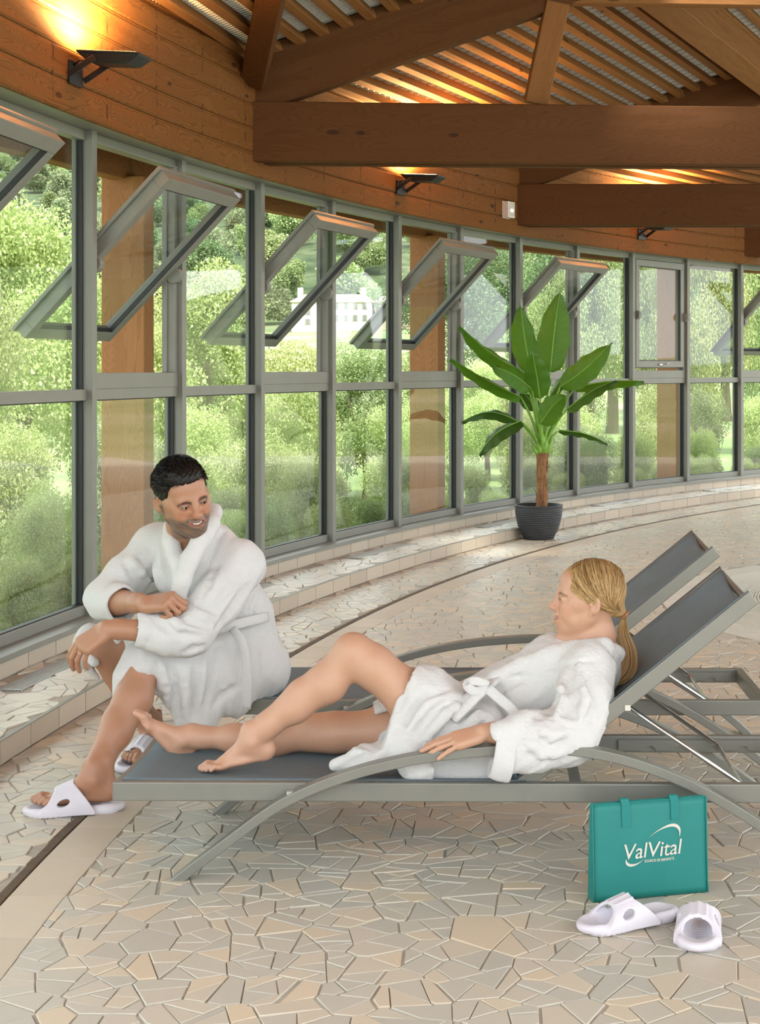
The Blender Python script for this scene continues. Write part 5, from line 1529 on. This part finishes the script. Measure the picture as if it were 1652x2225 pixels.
# carve the cuff, the hems and the neck
wd = npv((-1, .02, -.02)); cc = lerp(cu, cl, .5)+npv((-.012, 0, 0))
R2.half(lerp(cu, cl, .5)+npv((-.006, 0, 0)), npv((-.97, 0, -.23)), cc+npv((-.055, 0, 0))-.12, cc+npv((-.055, 0, 0))+npv((.10, .12, .12)), .005)
R2.cone(cu+npv((.012, .004, -.004)), cu+npv((-.05, .004, -.006)), .030, .034, .006, 's'); R2.cone(cl+npv((.008, .004, .0)), cl+npv((-.05, .004, .0)), .024, .028, .006, 's'); R2.cone(lerp(cu, cl, .5)+npv((.012, .004, 0)), lerp(cu, cl, .5)+npv((-.05, .004, 0)), .026, .030, .006, 's')
hd = Q_['lk']-Q_['lh']; hd /= np.linalg.norm(hd); hp = lerp(Q_['lh'], Q_['lk'], .58)
R2.half(hp, npv((-.88, 0, .30)), hp+npv((-.14, 0, .02))-.17, hp+npv((-.14, 0, .02))+npv((.17, .13, .17)), .006)
R2.cone(lerp(Q_['lh'], Q_['lk'], .48), lerp(Q_['lh'], Q_['lk'], .9), .076, .098, .006, 's')
hp2 = lerp(Q_['rh'], Q_['rk'], .52); R2.cone(lerp(Q_['rh'], Q_['rk'], .42), lerp(Q_['rh'], Q_['rk'], .8), .078, .09, .006, 's')
R2.chain([HW(0, .02, -.125), HW(0, -.01, -.06)], [.036, .060], .012, 's'); R2.cone(HW(0, -.035, -.10), HW(0, -.03, -.05), .055, .062, .01, 's')
# shawl collar and lapels
px_chain(R2, [(1338, 1420, 4.62), (1315, 1408, 4.575), (1285, 1414, 4.565), (1245, 1416, 4.585), (1195, 1424, 4.60), (1135, 1450, 4.605), (1085, 1474, 4.60), (1040, 1496, 4.59)], [.026, .028, .029, .030, .030, .028, .025, .02], .014)
px_chain(R2, [(1330, 1404, 4.72), (1270, 1398, 4.80), (1222, 1398, 4.80), (1170, 1420, 4.76), (1110, 1452, 4.71), (1050, 1484, 4.66)], [.030, .026, .025, .025, .024, .02], .012)
cr = []
for ln, r in (([(1180, 1470), (1150, 1500), (1110, 1520)], .008), ([(1240, 1470), (1255, 1510), (1235, 1550)], .010), ([(1275, 1470), (1290, 1515), (1280, 1560)], .009), ([(1200, 1560), (1230, 1540), (1265, 1560)], .008), ([(1150, 1570), (1180, 1600), (1225, 1612)], .009), ([(1130, 1590), (1160, 1630), (1200, 1650)], .008),
              ([(1240, 1445), (1230, 1490), (1195, 1540), (1150, 1560)], .012), ([(1030, 1530), (990, 1560), (960, 1600)], .010), ([(1000, 1520), (950, 1540), (900, 1600)], .010), ([(960, 1500), (915, 1520), (870, 1580)], .009), ([(880, 1500), (862, 1540), (850, 1600)], .008), ([(1060, 1560), (1040, 1600), (1045, 1640)], .009), ([(920, 1640), (960, 1665), (1040, 1672)], .008),
              ([(1080, 1500), (1100, 1540), (1090, 1570)], .008), ([(1110, 1470), (1150, 1480), (1190, 1470)], .006), ([(820, 1620), (790, 1650), (750, 1664)], .006), ([(1300, 1500), (1310, 1530), (1295, 1565)], .007), ([(1072, 1600), (1086, 1668)], .003)):
    cr += crease(R2, ln, r)
for ln, r in (([(1215, 1480), (1225, 1520), (1210, 1555)], .009), ([(1262, 1475), (1275, 1520), (1262, 1565)], .009), ([(1015, 1525), (970, 1550), (930, 1605)], .009), ([(980, 1508), (930, 1530), (885, 1590)], .009), ([(1165, 1580), (1200, 1602), (1240, 1590)], .008), ([(1140, 1610), (1180, 1640), (1220, 1635)], .008), ([(1040, 1545), (1010, 1590), (1010, 1635)], .009)):
    cr += crease(R2, ln, r, .02, .3, 'u')
cr += crease(R2, [(1310, 1432), (1245, 1440), (1185, 1454), (1125, 1484), (1075, 1508)], .0045, .012)
apply_creases(R2, cr)
def r2post(P, d):
    f = folds(P, (.8, .1, .6), 62, .0022, 14)+.0014*vnoise(P, 150, 22)
    d = (d+f+.0009*vnoise(P, 420, 12)).astype(np.float32)
    zs = np.where(P[:, 0] < .146, .238, .238+(P[:, 0]-.146)*.812)        # cloth lies on the sling
    zs = np.where((P[:, 1] < 4.43) & (P[:, 1] > 4.385) & (P[:, 0] < .02), .257, zs)
    return np.where((P[:, 1] > 4.43) | ((P[:, 1] > 4.385) & (P[:, 0] < .02)), np.maximum(d, (zs+.012-P[:, 2])*.8), d).astype(np.float32)
R2.post = r2post; R2.pad = .02
R2.build('bathrobe', M['terry'], wroot, .0044)
cuff(Vector(lerp(cu, cl, .5))+Vector((-.012, .002, .002)), (-.965, .02, .26), (.26, 0, .965), .078, .046, .060, .009, 'cuff', wroot, 3)
strip([at(985, 1545, 4.50), at(1020, 1515, 4.515), at(1060, 1492, 4.53), at(1085, 1470, 4.60)], .036, .014, 'belt', wroot, (-.5, -.6, .6))
strip([at(1062, 1490, 4.515), at(1035, 1478, 4.52), at(1010, 1486, 4.51), at(1030, 1505, 4.50), at(1062, 1498, 4.51)], .026, .012, 'belt_bow', wroot, (-.3, -.9, .3))
strip([at(1060, 1496, 4.51), at(1085, 1518, 4.495), at(1108, 1536, 4.48), at(1120, 1552, 4.475)], .030, .012, 'belt_end', wroot, (-.2, -.8, .5))
strip([at(1050, 1500, 4.51), at(1020, 1530, 4.49), at(985, 1565, 4.47)], .030, .012, 'belt_end', wroot, (-.4, -.8, .5))

# ---- her hair
M['hair_f'] = hair_mat('honey_blonde_hair', (.26, .13, .042), (.78, .54, .26))
Hs = Sculpt()
Hs.ell(HW(0, -.020, .034), np.array((.0790, .1010, .0880))*HW.sc, HW.R, .01); Hs.ell(HW(0, .02, .074), np.array((.052, .054, .030))*HW.sc, HW.R, .02)
Hs.cone(HW(0, -.080, -.02), HW(0, -.117, -.046), .032, .011, .03)
def hpost2(P, d):
    q = HW.inv(P); y = q[:, 1]
    zl = np.interp(y, [-.13, -.08, -.045, -.020, .0, .020, .034, .050, .066, .085, .11], [-.09, -.075, -.055, -.012, -.004, -.030, -.026, .028, .056, .074, .09])
    d = d-.0015*np.sin(q[:, 0]*300+q[:, 1]*90)-.001*vnoise(P, 300, 7)
    return np.maximum(d, (zl-q[:, 2])*.8).astype(np.float32)
Hs.post = hpost2
hc = Hs.build('hair', M['hair_f'], wroot, .0026); set_tint(hc.data, np.full(len(hc.data.polygons), .42))
rn = random.Random(8); mb = MB(); tv = []
C0 = np.array((0, -.020, .034)); RD = np.array((.0815, .1035, .0905))
tie_l = np.array((0.0, -.120, -.046))
def strand(pts, r0, tint):
    n = len(pts); n0 = len(mb.f); mb.tube([Vector(p) for p in pts], [r0*(.55+.45*math.sin(math.pi*min(1, .15+.85*i/(n-1)))) if i < n-1 else r0*.25 for i in range(n)], 3, caps=False)
    tv.extend([tint]*(len(mb.f)-n0))
for sd in (1, -1):
    for i in range(820):
        f = rn.random()**.85; y0 = .088-.185*f
        rt = np.array((sd*rn.uniform(.0, .012), y0, .0)); rt[2] = .034+.0905*math.sqrt(max(0, 1-((y0+.02)/.1035)**2))-.004
        if y0 > .05: rt[2] = max(rt[2], .088)
        # waypoint on the side of the head, further forward for the front strands
        wy = .066-.135*f+rn.uniform(-.010, .010); wz = .030-.028*f+rn.uniform(-.02, .02)
        d1 = (np.array((sd*.9, (wy+.02)/.1035, (wz-.034)/.0905))); d1 /= np.linalg.norm(d1)
        d0 = (rt-C0)/RD; d0 /= np.linalg.norm(d0); d2 = (tie_l-C0)/RD; d2 = d2/np.linalg.norm(d2)
        low = np.array((sd*.80, -.30-.25*f, -.42-.1*rn.random())); low /= np.linalg.norm(low)
        pts = []; off = rn.uniform(.0005, .0045)
        for t in np.linspace(0, 1, 11):
            b = d0*(1-t)**3+d1*3*t*(1-t)**2*1.05+low*3*t*t*(1-t)*1.0+d2*t**3
            b = b/np.linalg.norm(b); q = C0+b*(RD+off+.0015*math.sin(t*9+i))
            if t > .8: q = q*(1-(t-.8)*5)+tie_l*((t-.8)*5)
            pts.append(HW(*q))
        strand(pts, rn.uniform(.0009, .0018), rn.random())
T0 = HW(*tie_l)
for i in range(420):
    a, rr_ = rn.uniform(0, 6.28), math.sqrt(rn.random()); sx, sy = math.cos(a)*rr_, math.sin(a)*rr_; e = rn.random()
    way = [T0, npv(at(1352, 1372, 4.70)), npv(at(1366, 1410, 4.69)), npv(at(1366, 1446, 4.67)), npv(at(1348, 1474, 4.655)), npv(at(1318-16*e+rn.uniform(-8, 8), 1480+10*rn.random(), 4.64))]
    spr = [.004, .018, .026, .028, .026, .016]
    cut = 6 if e > .25 else 5; pts = []
    for j in range(cut):
        w = way[j]+npv((sx*spr[j]*(1.05 if j < 5 else .6), sy*spr[j]*.8, -sx*spr[j]*(.1 if j < 3 else .55)))
        pts.append(w)
    dense = []
    for j in range(len(pts)-1):
        for t in np.linspace(0, 1, 4, endpoint=False): dense.append(pts[j]*(1-t)+pts[j+1]*t)
    dense.append(pts[-1])
    for _ in range(3): dense = [dense[0]]+[(dense[j-1]+2*dense[j]+dense[j+1])/4 for j in range(1, len(dense)-1)]+[dense[-1]]
    strand(dense, rn.uniform(.0008, .0019), rn.random()**.9)
me = mb.mesh('hair_strands'); set_tint(me, tv); smooth(me); o = link('hair_strands', me, M['hair_f'], wroot); o['kind'] = 'stuff'
M['band'] = plain('tan_elastic', (.36, .17, .08), .6)
bx_ = Vector(T0); e1 = Vector(HW.R[:, 0].tolist()); e2 = Vector((.75, 0, .66))
MB().tube([bx_+(e1*math.cos(a)+e2*math.sin(a))*.0125 for a in np.linspace(0, 2*math.pi, 21)], .0045, 8, caps=False).build('hair_tie', M['band'], wroot, True)

# =================================================================== outside: ground, hill, houses, trees and shrubs
def terrain_h(x, y):
    d = max(0.0, y-24)
    z = -.35+.035*d*min(1, d/60)
    if y > 215: z += .165*(y-215)*min(1, (y-215)/60)
    z += .8*math.sin(x*.035+1)*min(1, d/80)+2.2*math.sin(x*.012+y*.006)*min(1, max(0, y-200)/120)
    return z
def ground_mat():
    t = NT('dry_meadow_and_scrub'); vec = t.coord('Object'); n = t.noise(vec, .12, 5, .6); n2 = t.noise(vec, 1.4, 4); n3 = t.noise(vec, .018, 3)
    c = t.ramp(n, [(.30, (.10, .16, .045)), (.48, (.20, .25, .085)), (.58, (.34, .33, .18)), (.72, (.46, .40, .29))])
    c = t.mix(t.math('MULTIPLY', n2, .5), c, (.13, .19, .06)); c = t.mix(t.math('MULTIPLY', n3, .4), c, (.17, .23, .12))
    sp = t.n('ShaderNodeSeparateXYZ'); t.l(vec, sp.inputs[0])
    far = t.ramp(t.math('DIVIDE', t.math('SUBTRACT', sp.outputs[1], 195.0), 60.0), [(0, (0, 0, 0)), (1, (1, 1, 1))])
    sc_ = t.ramp(t.noise(vec, .22, 4, .65), [(.35, (.025, .045, .015)), (.52, (.06, .09, .032)), (.68, (.15, .15, .085))])      # scrub on the hill
    c = t.mix(far, c, sc_)
    t.set(Base_Color=c, Roughness=.95); t.bump(n2, .6, .3); return t.m
M['ground'] = ground_mat()
xs = np.concatenate([np.linspace(-260, -40, 14), np.linspace(-32, 40, 20), np.linspace(50, 240, 12)]); ys = np.concatenate([np.linspace(-10, 26, 10), np.linspace(30, 210, 16), np.linspace(218, 760, 34)])
vs = [(x, y, terrain_h(x, y)) for y in ys for x in xs]; nx = len(xs)
# nothing of the meadow inside the hall: it lies below the floor slab there
vs = [(x, y, z if rr_of(x, y) > .3 else -.6) for x, y, z in vs]
o = MB().add(vs, [(j*nx+i, j*nx+i+1, (j+1)*nx+i+1, (j+1)*nx+i) for j in range(len(ys)-1) for i in range(nx-1)]).build('ground', M['ground'], None, True)
tag(o, 'grassy ground and wooded hillside outside the windows', None, None, 'structure')

def foliage_mat(name, stops, trans=.35):
    t = NT(name); a = t.n('ShaderNodeAttribute', attribute_name='tint'); oi = t.n('ShaderNodeObjectInfo')
    c = t.ramp(a.outputs['Fac'], stops); h = t.n('ShaderNodeHueSaturation'); t.l(c, h.inputs['Color'])
    t.l(t.math('ADD', .487, t.math('MULTIPLY', oi.outputs['Random'], .026)), h.inputs['Hue']); t.l(t.math('ADD', .75, t.math('MULTIPLY', oi.outputs['Random'], .5)), h.inputs['Value'])
    t.set(Base_Color=h.outputs[0], Roughness=.6)
    tr = t.n('ShaderNodeBsdfTranslucent'); t.l(h.outputs[0], tr.inputs['Color']); mx = t.n('ShaderNodeMixShader'); mx.inputs[0].default_value = trans
    t.l(t.b.outputs[0], mx.inputs[1]); t.l(tr.outputs[0], mx.inputs[2]); t.l(mx.outputs[0], t.out.inputs['Surface']); return t.m
M['fol_lime'] = foliage_mat('lime_green_foliage', [(0, (.25, .32, .10)), (.5, (.44, .51, .19)), (.85, (.60, .64, .33)), (1, (.74, .72, .50))])
M['fol_mid'] = foliage_mat('mid_green_foliage', [(0, (.16, .22, .08)), (.5, (.31, .39, .15)), (.9, (.46, .52, .24)), (1, (.60, .60, .40))])
M['fol_grey'] = foliage_mat('olive_grey_foliage', [(0, (.18, .23, .11)), (.6, (.34, .39, .21)), (1, (.52, .54, .36))])
M['fol_dark'] = foliage_mat('deep_green_foliage', [(0, (.07, .12, .05)), (.6, (.16, .24, .10)), (1, (.28, .36, .15))])
M['bark'] = plain('tree_bark', (.13, .095, .065), .9, 0, .3, 8, .5, 30)
def leaf_cloud(n, blobs, size, seed, elong=1.7, droop=.3):
    """leaves as small folded blades scattered over a set of ellipsoid clumps"""
    r = np.random.default_rng(seed); w = np.array([b[3]*b[4]*b[5] for b in blobs])**.67; w = w/w.sum()
    idx = r.choice(len(blobs), n, p=w); bl = np.array(blobs)[idx]
    d = r.normal(size=(n, 3)); d /= np.linalg.norm(d, axis=1)[:, None]; rad = r.uniform(.10, 1.15, n)**.5
    c = bl[:, :3]+d*bl[:, 3:6]*rad[:, None]
    ax = d*.6+r.normal(size=(n, 3))*.7+np.array((0, 0, -droop)); ax /= np.linalg.norm(ax, axis=1)[:, None]
    up = r.normal(size=(n, 3)); sd = np.cross(ax, up); sd /= np.linalg.norm(sd, axis=1)[:, None]; nn = np.cross(ax, sd)
    L = (size*r.uniform(.6, 1.3, n))[:, None]; W_ = L/elong*.5
    v = np.stack([c-ax*L*.5, c-sd*W_+nn*W_*.35, c+ax*L*.5, c+sd*W_+nn*W_*.35], 1).reshape(-1, 3)
    f = np.arange(n*4).reshape(n, 4)
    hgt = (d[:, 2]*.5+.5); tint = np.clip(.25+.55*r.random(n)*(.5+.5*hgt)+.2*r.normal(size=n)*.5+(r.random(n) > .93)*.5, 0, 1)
    return v, f, tint
def cloud_mesh(name, *a, **k):
    v, f, t = leaf_cloud(*a, **k); me = mesh_np(name, v, f); set_tint(me, t); return me
def blobs_for(kind, seed):
    r = random.Random(seed); out = []
    if kind == 'tree':
        for i in range(44):
            a, q, z = r.uniform(0, 6.28), math.sqrt(r.random()), r.uniform(.28, 1.0); w = .42*math.sin(math.pi*min(.98, (z-.18)/.86))**.7
            s = r.uniform(.10, .17); out.append((math.cos(a)*q*w, math.sin(a)*q*w, z*.9, s, s, s*.85))
    elif kind == 'shrub':
        for i in range(18):
            a, q, z = r.uniform(0, 6.28), math.sqrt(r.random()), r.uniform(.12, .85); w = .55*(1-.55*z)
            s = r.uniform(.14, .24); out.append((math.cos(a)*q*w, math.sin(a)*q*w, z, s, s, s*.9))
    else:       # far tree, rounder
        for i in range(14):
            a, q, z = r.uniform(0, 6.28), math.sqrt(r.random()), r.uniform(.25, .85); w = .42*math.sin(math.pi*z)**.6
            s = r.uniform(.16, .24); out.append((math.cos(a)*q*w, math.sin(a)*q*w, z, s, s, s*.9))
    return out
def trunk_mesh(name, seed):
    r = random.Random(seed); mb = MB()
    mb.tube([(0, 0, -.03), (.01, .0, .15), (-.01, .01, .35), (.02, 0, .6)], [.035, .026, .020, .008], 8)
    for i in range(5):
        a = r.uniform(0, 6.28); z = r.uniform(.2, .42); mb.tube([(0, 0, z), (math.cos(a)*.12, math.sin(a)*.12, z+.14), (math.cos(a)*.22, math.sin(a)*.22, z+.32)], [.014, .009, .003], 6)
    return mb.mesh(name)
TREES = [cloud_mesh('crown', 56000, blobs_for('tree', i), .0150, 20+i, elong=1.6) for i in (1, 2, 3)]
SHRUBS = [cloud_mesh('foliage', 26000, blobs_for('shrub', 4), .030, 24, elong=2.6, droop=.1), cloud_mesh('foliage', 26000, blobs_for('shrub', 5), .027, 25, elong=2.2, droop=.0), cloud_mesh('foliage', 26000, blobs_for('shrub', 6), .036, 26, elong=3.4, droop=-.2)]
FARS = [cloud_mesh('crown', 6500, blobs_for('far', 7+i), .050, 30+i, elong=1.3) for i in range(3)]
TRUNKS = [trunk_mesh('trunk', 1), trunk_mesh('trunk', 2)]
def use_mat(o, mat):
    if not o.data.materials: o.data.materials.append(None)
    o.material_slots[0].link = 'OBJECT'; o.material_slots[0].material = mat
def plant_at(name, me, mat, loc, h, wdt, rz, label, cat, group, trunk=None, part='crown'):
    e = bpy.data.objects.new(name, None); COL.objects.link(e); e.location = loc; e.rotation_euler = (0, 0, rz); e.scale = (wdt, wdt, h); tag(e, label, cat, group)
    o = bpy.data.objects.new(part, me); COL.objects.link(o); use_mat(o, M[mat]); o.parent = e
    if trunk is not None:
        t = bpy.data.objects.new('trunk', trunk); COL.objects.link(t); use_mat(t, M['bark']); t.parent = e
    return e
def gpos(px, Y): x = (px-PX0)*Y/FPX; return Vector((x, Y, terrain_h(x, Y)))
rn = random.Random(12)
COLOUR = {'fol_lime': 'pale lime', 'fol_mid': 'mid green', 'fol_grey': 'olive grey', 'fol_dark': 'dark green'}
def where(px):
    for lim, ph in ((20, 'at the left edge'), (150, 'in the leftmost full pane'), (260, 'under the first open sash'), (385, 'beside the seated man'), (470, 'right above the seated man'), (560, 'right of the first post'),
                    (640, 'left of the white house'), (712, 'under the second open sash'), (785, 'by the white house'), (853, 'right of the white house'), (920, 'left of the second timber post'), (988, 'around the second timber post'), (1060, 'left of the banana leaves'),
                    (1120, 'behind the left banana leaves'), (1190, 'behind the banana trunk'), (1245, 'right behind the banana trunk'), (1310, 'right of the banana plant'), (1370, 'left of the closed window'), (1430, 'in the closed window bay'), (1490, 'beside the farthest timber post'), (1560, 'right of the closed window'), (1620, 'near the right edge')):
        if px < lim: return ph
    return 'at the right edge'
# garden trees that stand out in the photograph: (pixel, distance, height, width, kind of foliage, label)
for i, (px, Y, h, w, mt, lab) in enumerate([
    (45, 17.5, 3.9, 2.9, 'fol_lime', 'pale blossoming tree filling the upper left window'),
    (-190, 15.0, 3.6, 2.2, 'fol_lime', 'pale tree at the far left edge of the windows'),
    (455, 20.0, 3.3, 2.6, 'fol_lime', 'pale green tree behind the second open window'),
    (625, 24.0, 2.30, 2.4, 'fol_lime', 'yellow-green tree below the white house'),
    (795, 21.0, 2.3, 2.0, 'fol_mid', 'small dark tree with a bare trunk in the middle window'),
    (915, 30.0, 2.3, 1.6, 'fol_mid', 'bushy tree just left of the second timber post'),
    (1060, 24.5, 2.0, 1.7, 'fol_lime', 'bright sapling seen between the plant leaves and the post'),
    (1180, 30.0, 3.3, 2.1, 'fol_mid', 'mid green tree right behind the banana plant'),
    (1285, 26.0, 4.3, 1.9, 'fol_mid', 'tall green tree right of the banana leaves'),
    (1400, 31.5, 5.3, 2.0, 'fol_mid', 'tall green tree filling the closed window'),
    (1515, 26.0, 4.7, 1.9, 'fol_lime', 'tall light green tree behind the right-hand windows'),
    (1660, 30.0, 5.2, 2.0, 'fol_mid', 'tall tree at the right edge of the windows'),
    (1330, 37.0, 7.0, 5.0, 'fol_dark', 'dark tall tree behind the right-hand trees'),
    (1580, 42.0, 7.2, 5.0, 'fol_dark', 'dark tall tree at the far right behind the others'),
    (1000, 60.0, 6.5, 6.5, 'fol_dark', 'round dark tree beside the low farm building')]):
    plant_at('garden_tree', TREES[i % 3], mt, gpos(px, Y)-Z*.1, h, w, rn.uniform(0, 6), lab, 'tree', 'garden trees', TRUNKS[i % 2])
# shrubs close outside the glass, in rows along the front
bed = [(e_.location.x, e_.location.y, e_.scale.x*.72) for e_ in COL.objects if e_.name.startswith('garden_tree')]
for row, (r0, hh, dk) in enumerate(((1.35, .62, .50), (2.1, .9, .66), (3.2, 1.3, .95), (4.6, 1.5, 1.1), (6.8, 1.7, 1.3), (9.5, 1.9, 1.6))):
    k = -3.8+.4*row
    while k < 13.2:
        k += dk*rn.uniform(.8, 1.15); p = W(k, r0+rn.uniform(-.3, .3), -.38); px = PX0+p.x*FPX/p.y
        if p.y < 6 or not (-260 < px < 1760): continue
        if row >= 2 and 590 < px < 850 and rn.random() < .6: continue
        h = hh*rn.uniform(.8, 1.2); w = min(h*rn.uniform(.8, 1.0), dk*.9); mt = rn.choice(['fol_lime', 'fol_mid', 'fol_lime', 'fol_grey', 'fol_lime'])
        if any((p.x-a_)**2+(p.y-b_)**2 < (.50*(w+c_))**2 for a_, b_, c_ in bed): w *= .75
        if any((p.x-a_)**2+(p.y-b_)**2 < (.60*(w+c_))**2 for a_, b_, c_ in bed): continue
        bed.append((p.x, p.y, w))
        plant_at('garden_shrub', SHRUBS[rn.randrange(3)], mt, p, h, w, rn.uniform(0, 6), '%s shrub in the %s row outside, %s' % (COLOUR[mt], ('nearest', 'second', 'third', 'fourth', 'fifth', 'last')[row], where(px)), 'shrub', 'shrubs outside the windows', None, 'foliage')
for i in range(60):     # meadow bushes further out
    px = rn.uniform(-100, 1250); Y = rn.uniform(32, 95); h = rn.uniform(1.2, 2.6); gp = gpos(px, Y)
    if 560 < px < 1110 and Y > 40: continue
    if any((gp.x-a_)**2+(gp.y-b_)**2 < (.62*(h+c_))**2 for a_, b_, c_ in bed): continue
    bed.append((gp.x, gp.y, h))
    mt = rn.choice(['fol_mid', 'fol_grey', 'fol_lime'])
    plant_at('meadow_bush', SHRUBS[i % 3], mt, gpos(px, Y)-Z*.15, h, h*1.1, rn.uniform(0, 6), '%s bush %s on the meadow, %s' % (COLOUR[mt], 'near' if Y < 50 else ('midway' if Y < 72 else 'far'), where(px)), 'bush', 'bushes on the meadow', None, 'foliage')
cnt = 0; spots = []; tries = 0
while cnt < 285 and tries < 9000:
    tries += 1
    Y = 226+(rn.random()**.85)*340; px = rn.uniform(-120, 1500)
    x = (px-PX0)*Y/FPX; h = rn.uniform(5.5, 11.0)
    if any((x-a)**2+(Y-b)**2 < (.58*(h+c))**2 for a, b, c in spots): h *= .7
    if any((x-a)**2+(Y-b)**2 < (.58*(h+c))**2 for a, b, c in spots): continue
    spots.append((x, Y, h))
    mt = rn.choice(['fol_dark', 'fol_mid', 'fol_grey', 'fol_mid', 'fol_grey'])
    plant_at('hillside_tree', FARS[cnt % 3], mt, Vector((x, Y, terrain_h(x, Y)-.4)), h, h*rn.uniform(.95, 1.15), rn.uniform(0, 6), '%s %s tree %s on the hill, %s' % ('small' if h < 6 else ('tall' if h > 8.5 else 'middling'), COLOUR[mt], ('at the foot', 'low down', 'halfway up', 'high up', 'near the top')[min(4, int((Y-226)/68))], where(px)), 'tree', 'trees on the hillside'); cnt += 1
# far houses
M['render_wall'] = plain('cream_render', (.58, .55, .49), .9, 0, .06, .8); M['render_wall2'] = plain('pink_render', (.48, .36, .28), .9, 0, .08, .8)
M['tiles'] = plain('faded_clay_tiles', (.52, .40, .32), .9, 0, .2, 2.5, .5, 12); M['pane_dark'] = plain('far_window', (.16, .17, .17), .4); M['shutter'] = plain('grey_brown_shutter', (.33, .27, .22), .8)
def house(label, px0, px1, py_base, py_eave, py_ridge, Y, wins, mat='render_wall', dep=9.0, chimneys=()):
    a, b = at(px0, py_base, Y), at(px1, py_base, Y); w = b.x-a.x; he = (py_base-py_eave)*Y/FPX; hr = (py_base-py_ridge)*Y/FPX
    h = thing('house', a+Vector((w/2, dep/2, 0)), label, 'building', 'houses on the slope')
    MB().bx(a.x, b.x, Y, Y+dep, a.z-6, a.z+he).build('wall', M[mat], h)
    mb = MB(); e = .18; zr = a.z+hr; ze = a.z+he
    mb.add([(a.x-e, Y-e, ze-.05), (b.x+e, Y-e, ze-.05), (b.x+e, Y+dep+e, ze-.05), (a.x-e, Y+dep+e, ze-.05), (a.x+w*.12, Y+dep/2, zr), (b.x-w*.12, Y+dep/2, zr), (a.x-e, Y-e, ze+.12), (b.x+e, Y-e, ze+.12), (b.x+e, Y+dep+e, ze+.12), (a.x-e, Y+dep+e, ze+.12)],
           [(3, 2, 1, 0), (6, 7, 5, 4), (8, 9, 4, 5), (7, 8, 5), (9, 6, 4), (0, 1, 7, 6), (1, 2, 8, 7), (2, 3, 9, 8), (3, 0, 6, 9)])
    mb.build('roof', M['tiles'], h)
    for (wx, wy, ww, wh) in wins:
        c = at(wx, wy, Y); hw, hh = ww*Y/FPX/2, wh*Y/FPX/2
        wo = MB().bx(c.x-hw, c.x+hw, Y-.06, Y+.05, c.z-hh, c.z+hh).build('window', M['pane_dark'], h)
        for s in (-1, 1): MB().bx(c.x+s*hw*1.0-(.0 if s > 0 else hw*.55), c.x+s*hw*1.0+(hw*.55 if s > 0 else 0), Y-.10, Y-.02, c.z-hh, c.z+hh).build('shutter', M['shutter'], wo)
    for cx_ in chimneys: 
        c = at(cx_, py_ridge, Y); MB().bx(c.x-.35, c.x+.35, Y+dep/2-.4, Y+dep/2+.4, c.z-1.0, c.z+.9).build('chimney', M[mat], h)
house('white two-storey house with a clay roof on the slope, centre left', 634, 808, 706, 656, 636, 205, [(669, 676, 9, 16), (669, 699, 9, 12)]+[(x, 665, 7, 13) for x in (732, 752, 772, 793)]+[(x, 691, 7, 13) for x in (732, 752, 772, 793)], 'render_wall', 9, (645, 785))
house('pinkish house wing joining the white house on its right', 815, 905, 708, 658, 640, 206, [(819, 667, 7, 14), (845, 668, 7, 13), (880, 670, 8, 14), (880, 695, 8, 14)], 'render_wall2', 8, (870,))
house('long low pale farm building seen left of the banana plant', 985, 1105, 726, 685, 671, 190, [(1048, 689, 4, 4), (1073, 690, 4, 4), (1072, 706, 5, 9)], 'render_wall', 8)
house('small pale cottage low on the hillside, far left', 150, 215, 560, 545, 538, 300, [(185, 552, 5, 6)], 'render_wall', 8)
